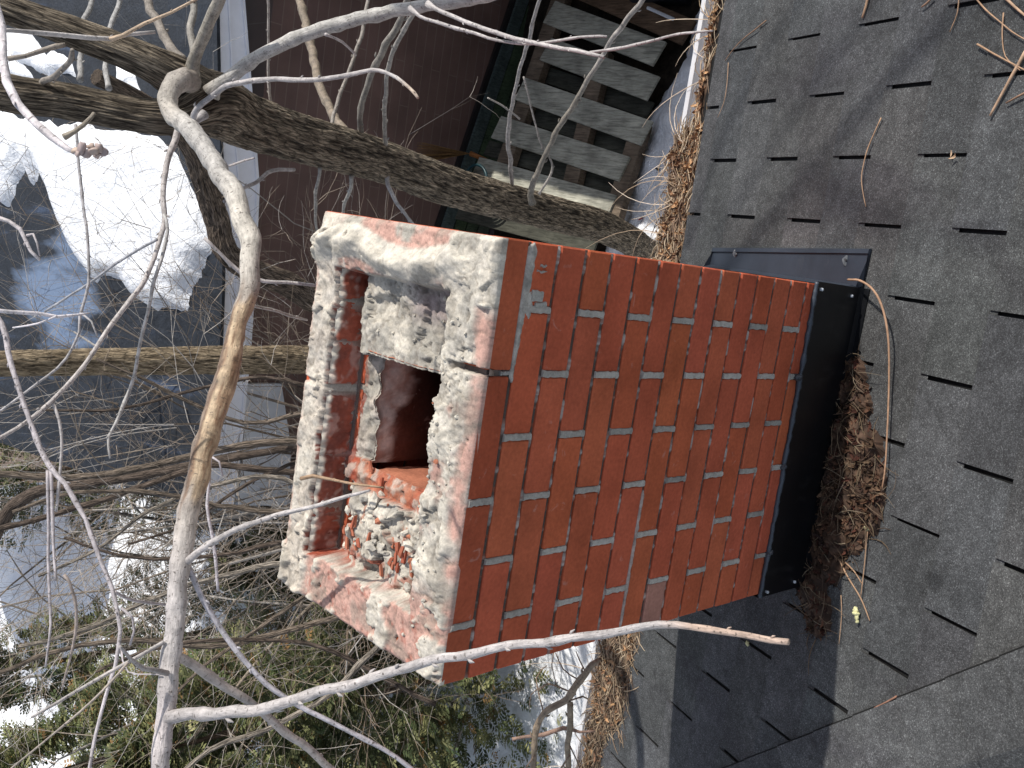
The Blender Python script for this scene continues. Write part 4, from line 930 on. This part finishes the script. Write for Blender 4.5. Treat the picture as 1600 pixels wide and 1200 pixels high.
# vertical trunk behind chimney
vt = thing('straight_tree', 'straight upright tree trunk standing in the thicket behind the chimney', 'tree', (-.75, 4.2, GZ))
def vy(px, py, w, Y): p = onpl(px, py, (0, Y, 0), (0, 1, 0)); d = (p - CP).dot(FW); return (p.x, p.y, p.z, w * d / F / 2)
trunk('trunk', [(-.72, 4.45, GZ - .1, .1), vy(560, 562, 44, 4.35), vy(470, 562, 44, 4.25), vy(350, 563, 43, 4.2), vy(200, 565, 42, 4.2), vy(60, 567, 40, 4.15), vy(-80, 570, 40, 4.1)], vt, dark=(.12, .09, .06), light=(.42, .33, .22), n=44, step=.03)
dt = thing('dark_tree', 'dark scaly tree stem in front of the snowy garage roof', 'tree', (.9, 3.9, GZ))
trunk('trunk', [(.62, 4.2, GZ - .1, .08), vy(560, 470, 40, 4.1), vy(440, 440, 38, 4.05), vy(360, 400, 36, 4.0), vy(338, 340, 36, 4.0), vy(318, 280, 34, 3.9), vy(295, 225, 30, 3.8), vy(240, 170, 26, 3.7), vy(150, 120, 24, 3.6)], dt, dark=(.07, .055, .045), light=(.22, .17, .13), n=36, step=.03, amp=.2)
# shrub stem beside the gutter at the bottom
gs = thing('gutter_shrub', 'bare brown forked shrub rising past the white gutter over bright snow', 'shrub', (-2., 2.2, GZ))
s0 = limb('stem', [(850, 1420, 14), (835, 1300, 13), (832, 1200, 12), (836, 1150, 12), (850, 1117, 13), (887, 1093, 14), (900, 1072, 14), (927, 1038, 13), (938, 1030, 8)], 2.6, 2.25, (.27, .205, .14), gs)
limb('stem', [(886, 1320, 12), (888, 1200, 12), (889, 1150, 12), (891, 1100, 13)], 2.5, 2.35, (.29, .23, .16), gs)
limb('stem', [(800, 1155, 6), (850, 1147, 8), (880, 1138, 9), (905, 1144, 6), (930, 1142, 4)], 2.6, 2.6, (.25, .16, .12), gs)
for q in ([(900, 1085, 3), (870, 1072, 4), (856, 1068, 3), (840, 1080, 2)], [(856, 1068, 3), (830, 1085, 2), (828, 1110, 2)], [(890, 1095, 3), (910, 1088, 4), (918, 1092, 3)], [(900, 1060, 3), (880, 1045, 3), (868, 1020, 2)], [(915, 1050, 3), (905, 1030, 3), (900, 1018, 2)], [(890, 1165, 3), (905, 1200, 3), (912, 1240, 2)], [(835, 1180, 4), (815, 1210, 4)], [(890, 1180, 4), (870, 1210, 4)], [(870, 1072, 2), (862, 1040, 2), (868, 1010, 2)], [(850, 1117, 3), (838, 1060, 3), (855, 1040, 2)]):
    limb('twig', q, 2.35, 2.4, (.24, .17, .12), gs, n=5)
# ------------------------------------------------------------------ thicket shrubs and cedars
def wander(p, d, L, n, wob):
    pts = [p.copy()]; d = d.normalized()
    for i in range(n):
        d = (d + Vector((rnd.gauss(0, wob), rnd.gauss(0, wob), rnd.gauss(0, wob)))).normalized(); p = p + d * (L / n); pts.append(p.copy())
    return pts, d
def shrub(label, x, y, H, nst, spread, r0, dens=9, col=(.24, .20, .16), gname='bare shrubs of the thicket'):
    t = thing('bare_shrub', label, 'shrub', (x, y, GZ), gname)
    st_, tw_ = MB(), MB()
    def gen(p, d, L, r, lvl):
        n_ = 7 if lvl < 2 else 4
        pts, dd = wander(p, d, L, n_, .10 if lvl == 0 else .17); tone = rnd.uniform(.65, 1.5)
        c = tuple(v * tone for v in col)
        if rnd.random() < .25: c = (.34 * tone, .31 * tone, .28 * tone)
        (st_ if lvl == 0 else tw_).tube(pts, [r * (1 - .75 * i / n_) for i in range(n_ + 1)], (6, 4, 3, 3)[lvl], c, False)
        if lvl >= 3: return
        m2 = (dens, 5, 3)[lvl]
        for k in range(m2):
            i = rnd.randint(1 if lvl else 2, n_); q = pts[i]; b_ = pts[i] - pts[i - 1]
            nd = (b_.normalized() + Vector((rnd.gauss(0, .65), rnd.gauss(0, .65), rnd.gauss(0, .5)))).normalized()
            gen(q, nd, L * rnd.uniform(.3, .55), max(r * (1 - .75 * i / n_) * .6, .0016), lvl + 1)
    for k in range(nst):
        a = rnd.uniform(0, 6.28); d = Vector((math.cos(a) * spread, math.sin(a) * spread, 1)); gen(Vector((x + rnd.gauss(0, .10), y + rnd.gauss(0, .10), GZ)), d, H * rnd.uniform(.7, 1.1), r0 * rnd.uniform(.5, 1.1), 0)
    st_.build('stem', M['vc'], t, smooth=True); tw_.build('twigs', M['vc'], t)
SHR = [('tall many stemmed bare shrub just behind the back left corner of the chimney', -1.4, 4.3, 3.5, 9, .30, .026, 6),
       ('bare shrub with reddish twigs in front of the dark garage gable', -.7, 4.55, 3.4, 6, .25, .018, 6),
       ('bare shrub spreading thin twigs before the roof snow', .2, 4.5, 3.5, 4, .28, .012, 6),
       ('bare shrub between the garage corner and the first cedar', -2.0, 5.2, 3.6, 7, .35, .028, 6),
       ('wide bare shrub further back over the snowy yard', -3.0, 7.2, 3.2, 5, .5, .030, 5),
       ('distant bare shrub near the tan wall', -2.2, 9.5, 3.6, 5, .5, .026, 5),
       ('low bare shrub in front of the green cedars at lower left', -3.0, 4.3, 2.7, 4, .45, .02, 4),
       ('bare shrub left of the cedars at the picture corner', -4.6, 6.3, 3.2, 4, .5, .026, 4),
       ('thin bare shrub below the chimney corner over the cedar foliage', -2.0, 3.9, 2.3, 4, .30, .016, 4),
       ('far bare shrub deep in the yard snow', -5.2, 9.5, 3.2, 4, .5, .03, 5),
       ('many stemmed shrub right behind the chimney filling the dark gable gap', -1.05, 4.0, 3.2, 9, .28, .020, 9, (.15, .12, .095)),
       ('dense twiggy shrub between the vertical trunk and the torn branch', -.95, 4.6, 3.7, 8, .22, .018, 8, (.20, .16, .125)),
       ('brown shrub leaning left across the garage roof edge', -1.6, 5.0, 3.9, 7, .25, .028, 6, (.17, .13, .095))]
for s_ in SHR: shrub(*s_)
bst = thing('thicket_shrub', 'old spreading shrub of thick curved grey brown stems crossing the thicket left of the chimney', 'shrub', (-1.2, 3.6, GZ))
TS1, TS2, TS3 = (.20, .16, .125), (.13, .10, .08), (.30, .26, .215)
for pts, w0, w1, d, c in (([(620, 720), (520, 700), (440, 690), (360, 700), (260, 722), (130, 745), (-20, 740)], 15, 11, 4.3, TS1), ([(600, 750), (520, 742), (430, 735), (330, 728), (220, 760), (100, 800), (-20, 830)], 13, 9, 4.5, TS2),
    ([(600, 660), (480, 645), (400, 662), (320, 640), (240, 600), (150, 560)], 9, 5, 4.2, TS1), ([(620, 830), (520, 815), (430, 800), (340, 790), (240, 770), (120, 770), (20, 800)], 11, 6, 4.0, TS1),
    ([(-60, 900), (-20, 850), (8, 806), (38, 778), (80, 762), (160, 752), (260, 735), (380, 712), (520, 690)], 28, 12, 4.8, TS2), ([(640, 900), (560, 895), (450, 880), (350, 900), (250, 930), (130, 985), (30, 1010)], 12, 7, 3.8, TS3),
    ([(620, 930), (540, 960), (430, 990), (330, 1010), (200, 1000), (80, 1020), (-20, 1060)], 12, 8, 3.7, TS1), ([(640, 960), (600, 1000), (520, 1080), (440, 1130), (330, 1170), (250, 1240)], 11, 8, 3.5, TS3),
    ([(560, 890), (480, 930), (400, 985), (320, 1040), (260, 1100)], 9, 5, 3.6, TS1), ([(680, 1100), (600, 1060), (500, 1010), (380, 1000), (250, 1010), (150, 1050)], 9, 5, 3.6, TS2),
    ([(600, 800), (500, 770), (420, 745), (330, 760), (230, 800), (150, 860), (60, 900)], 9, 5, 4.1, TS3), ([(600, 690), (470, 720), (380, 760), (290, 820), (200, 850)], 8, 4, 4.4, TS2),
    ([(560, 610), (470, 600), (400, 590), (300, 610), (180, 640), (60, 640)], 8, 4, 4.4, TS2), ([(640, 880), (520, 850), (430, 850), (330, 870), (200, 870), (100, 840)], 9, 5, 4.3, TS2)):
    n_ = len(pts); limb('stem', [(x, y, w0 + (w1 - w0) * i / (n_ - 1)) for i, (x, y) in enumerate(pts)], d, d - .3, c, bst, mt='bark', n=8, ws=.9, step=.05)
def cedar(label, x, y, H, R0, n, tint, ytop=0):
    t = thing('cedar', label, 'cedar', (x, y, GZ), 'evergreen cedars behind the chimney')
    b = MB(); b.tube([Vector((x, y, GZ - .1)), Vector((x + .03, y, GZ + H * .5)), Vector((x, y + .03, GZ + H * .97))], [.06, .04, .008], 8, (.2, .14, .1)); b.build('trunk', M['bark'], t)
    c = MB()
    for k in range(n):
        u = rnd.random() ** .8; z = u * H; a = rnd.uniform(0, 6.283); rr = R0 * (1 - u) ** .6 * (1 + .28 * math.sin(a * 3 + z * 5) + .2 * math.sin(a * 7 - z * 9)); q = rr * rnd.uniform(.45, 1.02)
        if noise.noise(Vector((math.cos(a) * 2, math.sin(a) * 2, z * 3.2 + x))) < -.12: continue
        p = Vector((x + math.cos(a) * q, y + math.sin(a) * q, GZ + .1 + z)); out = Vector((math.cos(a), math.sin(a), rnd.uniform(-.1, .7))).normalized()
        side = out.cross(Vector((rnd.uniform(-.6, .6), rnd.uniform(-.6, .6), 1))).normalized(); up = side.cross(out)
        tn = rnd.uniform(.55, 1.5); base_ = mix((.045, .062, .026), (.17, .165, .075), rnd.random() ** 1.3)
        if rnd.random() < .06: base_ = (.17, .10, .04)
        cc = tuple(v * tn * tint for v in base_); L = rnd.uniform(.06, .125)
        for j in range(7):
            s_ = (-1) ** j; o = out * L * (j / 7.); d = (out * .75 + side * s_ * .8 + up * rnd.uniform(-.2, .2)).normalized() * L * (.62 - .05 * j); w = up.cross(d).normalized() * L * .10
            q0 = p + o; c.add([q0, q0 + d * .5 + w, q0 + d, q0 + d * .5 - w], [(0, 1, 2, 3)], cc)
    c.build('crown', M['leaf'], t)
cedar('large green cedar filling the lower left behind the chimney', -2.75, 4.15, 3.1, 1.0, 16000, 1.5)
cedar('low cedar beside the bright snow and the forked gutter shrub', -2.2, 4.25, 1.7, .42, 4500, 1.1)
cedar('cedar behind the bare shrub at the bottom left corner', -3.45, 5.3, 3.8, 1.05, 16000, 1.6)
cedar('darker cedar set further back above the lower left corner', -3.8, 7.6, 3.0, .9, 8000, 1.3)
cedar('small cedar touching the left picture edge beyond the garage', -2.35, 8.9, 3.9, .85, 8000, 1.4)
cedar('dark cedar hidden low behind the garage corner twigs', -1.95, 5.0, 2.1, .55, 4500, .9)
# leaf litter strip under shrubs is part of the ground; a far tan house wall
fh = thing('tan_house', 'distant tan house wall glimpsed at the left edge past the garage', 'house', (-2.8, 14.2, GZ))
b = MB(); b.box((-3.6, 12.6, GZ - .2), (4.2, 0, 0), (0, 4, 0), (0, 0, 3.0), (.52, .38, .29)); b.build('wall', M['vc'], fh)
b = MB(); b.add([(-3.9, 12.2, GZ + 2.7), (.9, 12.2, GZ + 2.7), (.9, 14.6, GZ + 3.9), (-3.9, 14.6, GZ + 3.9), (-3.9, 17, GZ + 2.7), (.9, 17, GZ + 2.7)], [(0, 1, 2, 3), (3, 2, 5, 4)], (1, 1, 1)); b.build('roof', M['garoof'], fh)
# ------------------------------------------------------------------ litter
STRAW = [(.38, .28, .18), (.28, .20, .13), (.17, .115, .08), (.50, .40, .28), (.10, .07, .05), (.32, .225, .155)]
def tone(c, t): return tuple(v * t for v in c)
def leafq(mb, p, nrm, L, col):
    a = rnd.uniform(0, 6.28); t = nrm.orthogonal().normalized(); t = (Matrix.Rotation(a, 3, nrm) @ t); s_ = nrm.cross(t); w = L * rnd.uniform(.25, .5)
    cu = rnd.uniform(.1, .5) * L; tw = rnd.uniform(-.4, .4)
    vs = []
    for i in range(4):
        u = i / 3; ww = w * math.sin(math.pi * (.12 + .8 * u)); h = cu * (2 * u - 1) ** 2
        for sg in (-1, 0, 1): vs.append(p + t * L * (u - .5) + s_ * sg * ww * .5 + nrm * (h + (abs(sg) * w * .25) + sg * tw * w * .4))
    mb.add(vs, [(i * 3 + k, i * 3 + k + 1, i * 3 + k + 4, i * 3 + k + 3) for i in range(3) for k in range(2)], col)
def stalk(mb, p, nrm, L, r, col, lift=.3, dirv=None):
    t = dirv if dirv else (Matrix.Rotation(rnd.uniform(0, 6.28), 3, nrm) @ nrm.orthogonal().normalized()); s_ = nrm.cross(t); b_ = rnd.uniform(-.3, .3) * L; lf_ = lift * rnd.random() * L
    pts = [p + t * L * u + s_ * b_ * math.sin(u * 2.6) + nrm * (r + lf_ * math.sin(u * math.pi * rnd.uniform(.7, 1))) for u in (0, .25, .5, .75, 1)]
    mb.tube(pts, [r, r, r * .9, r * .7, r * .4], 4, col, False)
# pile in front of the apron
PILE = [(1322, 535), (1345, 545), (1362, 600), (1372, 660), (1390, 720), (1388, 800), (1366, 850), (1335, 878), (1305, 925), (1300, 1000), (1270, 1000), (1254, 955), (1262, 880), (1272, 800), (1284, 720), (1300, 640)]
PP = [onroof(*q) for q in PILE]; PX = [(p.x, p.y) for p in PP]
pm = MB(); step = .006; x0, x1 = min(p[0] for p in PX), max(p[0] for p in PX); y0, y1 = min(p[1] for p in PX) , -.008
def pileh(x, y):
    w = .010 * fbm((x, y, 0), 20, 3)
    if not inpoly(x + w, y + w, PX): return 0
    d = min(math.dist((x, y), q) for q in PX); k = sm(0, .05, min(d, abs(y + .0) + .03)); return k * (.020 + .012 * fbm((x, y, 3), 18, 4)) + .006 * abs(fbm((x, y, 6), 60, 3)) * k
nx_ = int((x1 - x0) / step) + 2; ny_ = int((y1 + .12 - y0) / step) + 2
for j in range(ny_):
    for i in range(nx_):
        x = x0 + i * step; y = y0 + j * step; h = pileh(x, y); p = Vector((x, y, z1(y))) + NR * (h if h > .002 else -.008); pm.v.append(tuple(p)); pm.c.append(mix((.035, .022, .016), (.10, .06, .04), sm(-.3, .5, fbm((x, y, 1), 40, 3))))
for j in range(ny_ - 1):
    for i in range(nx_ - 1): a = j * nx_ + i; pm.f.append((a, a + 1, a + 1 + nx_, a + nx_))
def inpile():
    while True:
        x = rnd.uniform(x0, x1); y = rnd.uniform(y0, .1)
        if inpoly(x, y, PX): return Vector((x, y, z1(y))) + NR * (max(0, pileh(x, y)) + .001)
for k in range(620):  # shade over the pile is painted in by darkening leaves and stalks
    p = inpile(); leafq(pm, p, (NR + Vector((rnd.gauss(0, .4), rnd.gauss(0, .4), 0))).normalized(), rnd.uniform(.006, .026), tone(rnd.choice([(.20, .10, .06), (.12, .07, .04), (.30, .19, .12), (.09, .05, .04), (.16, .06, .04)]), rnd.uniform(.2, .6)))
for k in range(230): stalk(pm, inpile(), NR, rnd.uniform(.02, .09), rnd.uniform(.0006, .0014), tone(rnd.choice(STRAW), .42), .16)
tag(pm.build('leaf_pile', M['vc']), 'dark brown pile of leaves and twigs, shade painted in, behind the black flashing', 'leaf litter', kind='stuff')
# litter along the gutter
def litter(label, x0, x1, ya, yb, n, leaves, hgt, over=.0, pale=1., wild=.38):
    mb = MB(); st_ = .012; nx = int((x1 - x0) / st_); ny = int((yb - ya) / st_) + 1
    def base(x, y):
        u = (y - ya) / (yb - ya); e = sm(0, .25, u) * sm(1, .8, u) * sm(x0, x0 + .06, x) * sm(x1, x1 - .06, x); zz = z1(min(y, EAVE)) - .05 * sm(EAVE, EAVE + .03, y)
        return zz + e * (hgt + .05 * sm(EAVE, EAVE + .03, y)) * (.75 + .6 * fbm((x, y, 0), 12, 3)) - .004
    for j in range(ny + 1):
        for i in range(nx + 1):
            x = x0 + i * st_; y = ya + j * (yb - ya) / ny; mb.v.append((x, y, base(x, y))); mb.c.append(mix((.03, .02, .014), (.11, .07, .045), sm(-.3, .4, fbm((x, y, 3), 30, 3))))
    for j in range(ny):
        for i in range(nx): a = j * (nx + 1) + i; mb.f.append((a, a + 1, a + nx + 2, a + nx + 1))
    for k in range(n):
        x = rnd.uniform(x0 + .02, x1 - .02); y = rnd.uniform(ya + .01, yb); dv = Vector((rnd.choice([-1, 1]), rnd.gauss(0, wild), 0)).normalized(); dv.z = -TS * dv.y * .5
        stalk(mb, Vector((x, y, base(x, y))), Vector((0, .1, 1)).normalized(), rnd.uniform(.02, .10), rnd.uniform(.0007, .0018), tone(rnd.choice(STRAW), pale * rnd.uniform(.7, 1.3)), .14, dv)
    for k in range(leaves):
        x = rnd.uniform(x0, x1); y = rnd.uniform(ya + .01, yb); leafq(mb, Vector((x, y, base(x, y) + .004)), Vector((rnd.gauss(0, .5), rnd.gauss(0, .5), 1)).normalized(), rnd.uniform(.012, .035), tone(rnd.choice([(.36, .22, .12), (.25, .14, .08), (.16, .09, .055), (.42, .25, .13)]), rnd.uniform(.6, 1.3)))
    for k in range(int(over)):   # grass blades arching out over the lip
        x = rnd.uniform(x0 + .03, x1 - .03); y = EAVE + .02; p = Vector((x, y, z1(EAVE) - .005)); L = rnd.uniform(.07, .19); d = Vector((rnd.uniform(-.9, .5), rnd.uniform(.5, 1), 0)).normalized()
        L = rnd.choice([.06, .09, .12, .16, .24]); sd_ = Vector((-d.y, d.x, 0)) * rnd.uniform(-.9, .9); up_ = rnd.uniform(.1, .8); dr_ = rnd.uniform(.3, 1.)
        pts = [p + d * L * u + sd_ * L * u * u + Vector((0, 0, L * (up_ * u - dr_ * u * u))) for u in (0, .17, .34, .5, .67, .84, 1)]; mb.tube(pts, [.0015, .0015, .0014, .0012, .001, .0008, .0004], 4, rnd.choice([(.62, .52, .42), (.5, .4, .3), (.42, .31, .21)]), False)
    tag(mb.build('leaf_litter', M['vc']), label, 'leaf litter', kind='stuff')
litter('straw and dead leaves heaped over the gutter right of the chimney', .64, 1.12, .715, .835, 1000, 420, .010, 60)
litter('thin line of leaf litter in the gutter toward the top edge', 1.12, 2.0, .735, .775, 380, 200, .004, 14)
litter('thick mat of brown twigs on the eave left of the chimney', -.80, -.30, .585, .79, 1300, 170, .026, 10, .85, 1.0)
litter('darker litter filling the gutter toward the bottom edge', -1.35, -.76, .66, .785, 800, 90, .015, 6, .55, .8)
# single stems and twigs on the roof
def rt_(name, label, pts, w, col, lift=.004, grp='dry twigs scattered on the roof', cat='twig'):
    P = []
    for (x, y, *l) in pts: p = onroof(x, y, .009 + (l[0] if l else lift)); P.append((p.x, p.y, p.z, w / 1.05 / 1000 / 2 * 1.15))
    Q = spline(P, .012); mb = MB(); pp = [Vector(q[:3]) for q in Q]; n_ = len(pp); mb.tube(pp, [max(q[3], .0007) * (1.15 - .5 * i / n_) for i, q in enumerate(Q)], 6, col, True, .2)
    o = mb.build(name, M['vc'], smooth=True); tag(o, label, cat, grp)
TW = (.34, .22, .14); TW2 = (.24, .15, .10)
rt_('straw_stalk', 'long bent straw stem curving from the flashing corner past the leaf pile', [(1325, 437, .02), (1345, 439, .04), (1366, 455, .045), (1380, 485, .04), (1388, 530, .03), (1389, 600, .015), (1386, 680, .012), (1382, 740, .012), (1374, 782, .006)], 4.5, (.36, .22, .14), grp=None, cat='straw')
rt_('dry_twig', 'thin twig near the gutter lying below the top edge', [(1197, 32), (1180, 46), (1161, 61), (1145, 78), (1133, 95)], 3, TW2)
rt_('dry_twig', 'hair thin curved stalk beside the right gutter litter', [(1138, 98), (1136, 130), (1131, 160), (1121, 184)], 2, TW)
rt_('dry_twig', 'single curved straw on the open roof right of the chimney', [(1377, 184), (1366, 208), (1356, 232), (1349, 258), (1346, 280), (1349, 305), (1353, 323)], 2.6, TW)
rt_('dry_twig', 'thick tan twig pointing down at the far right roof edge', [(1603, 80), (1585, 112), (1565, 148), (1547, 181)], 6.5, (.40, .27, .18))
rt_('dry_twig', 'straight twig crossing behind the thick tan one', [(1527, 69), (1560, 88), (1610, 114)], 3.5, TW)
rt_('dry_twig', 'short reddish twig under the thick tan one', [(1606, 143), (1590, 151), (1572, 161)], 4, TW2)
rt_('dry_twig', 'long straw running diagonally into the top right corner', [(1522, -6), (1540, 15), (1560, 32), (1582, 50), (1606, 64)], 3, TW)
rt_('dry_twig', 'stubby twig cut by the top edge above the second slot row', [(1357, -8), (1353, 10), (1347, 28)], 6, TW)
rt_('dry_twig', 'faint straw hanging from the top edge left of the corner tangle', [(1498, -5), (1496, 20), (1484, 50)], 2.5, TW)
rt_('dry_twig', 'looped straw inside the corner tangle', [(1568, 20), (1566, 55), (1571, 88), (1594, 110)], 2.4, TW)
rt_('dry_twig', 'outermost twig of the corner tangle', [(1568, -6), (1585, 10), (1608, 30)], 5, (.4, .27, .18))
rt_('dry_twig', 'tiny twig end poking in from the top edge', [(1458, -5), (1448, 5), (1440, 11)], 4, TW2)
rt_('dry_twig', 'forked twig below the leaf pile pointing away from the flashing', [(1310, 872), (1325, 902), (1345, 935), (1359, 970)], 3.5, TW)
rt_('dry_twig', 'pale straw rising from the forked twig into the leaf pile', [(1361, 800), (1355, 835), (1351, 880), (1345, 932)], 3, TW)
rt_('dry_twig', 'short splinter alongside the forked twig', [(1321, 879), (1335, 893), (1346, 911)], 3, TW)
rt_('dry_twig', 'wispy straw in the chimney shadow edge below the forked twig', [(1314, 930), (1315, 960), (1311, 1006)], 2, TW)
rt_('dry_twig', 'small reddish twig resting on the hip line', [(1401, 1088), (1385, 1097), (1366, 1106)], 3.5, (.3, .16, .11))
def seed(label, x, y, a, b_, ang):
    p = onroof(x, y, .014); mb = MB(); L = a / 1000 * .95; n_ = 6
    d = (onroof(x + math.cos(ang) * 20, y + math.sin(ang) * 20, .014) - p).normalized()
    for i in range(n_): chunk(mb, p + d * L * (i / (n_ - 1) - .5), b_ / 1000 * .5 * (1 - .4 * abs(i / (n_ - 1) - .5)), (.62, .60, .33), .9)
    tag(mb.build('lichen_flake', M['vc'], smooth=True), label, 'lichen', 'pale yellow bits on the roof')
seed('long pale yellow flake beside the forked twig on the roof', 1338, 961, 30, 14, 1.45)
seed('small round yellow flake on the lower edge of the leaf pile', 1354, 825, 7, 11, .3)
seed('dull yellow flake in the shadow under the near branch tip', 1168, 1006, 8, 10, 1.2)
for (px, py, lb) in ((1440, 158, 'tiny curled tan chip sitting in a shingle slot'),):
    b = MB(); leafq(b, onroof(1492, 245, .012), NR, .018, (.5, .36, .24)); leafq(b, onroof(1487, 240, .012), NR, .014, (.5, .36, .24)); tag(b.build('leaf_chip', M['vc']), lb, 'leaf')
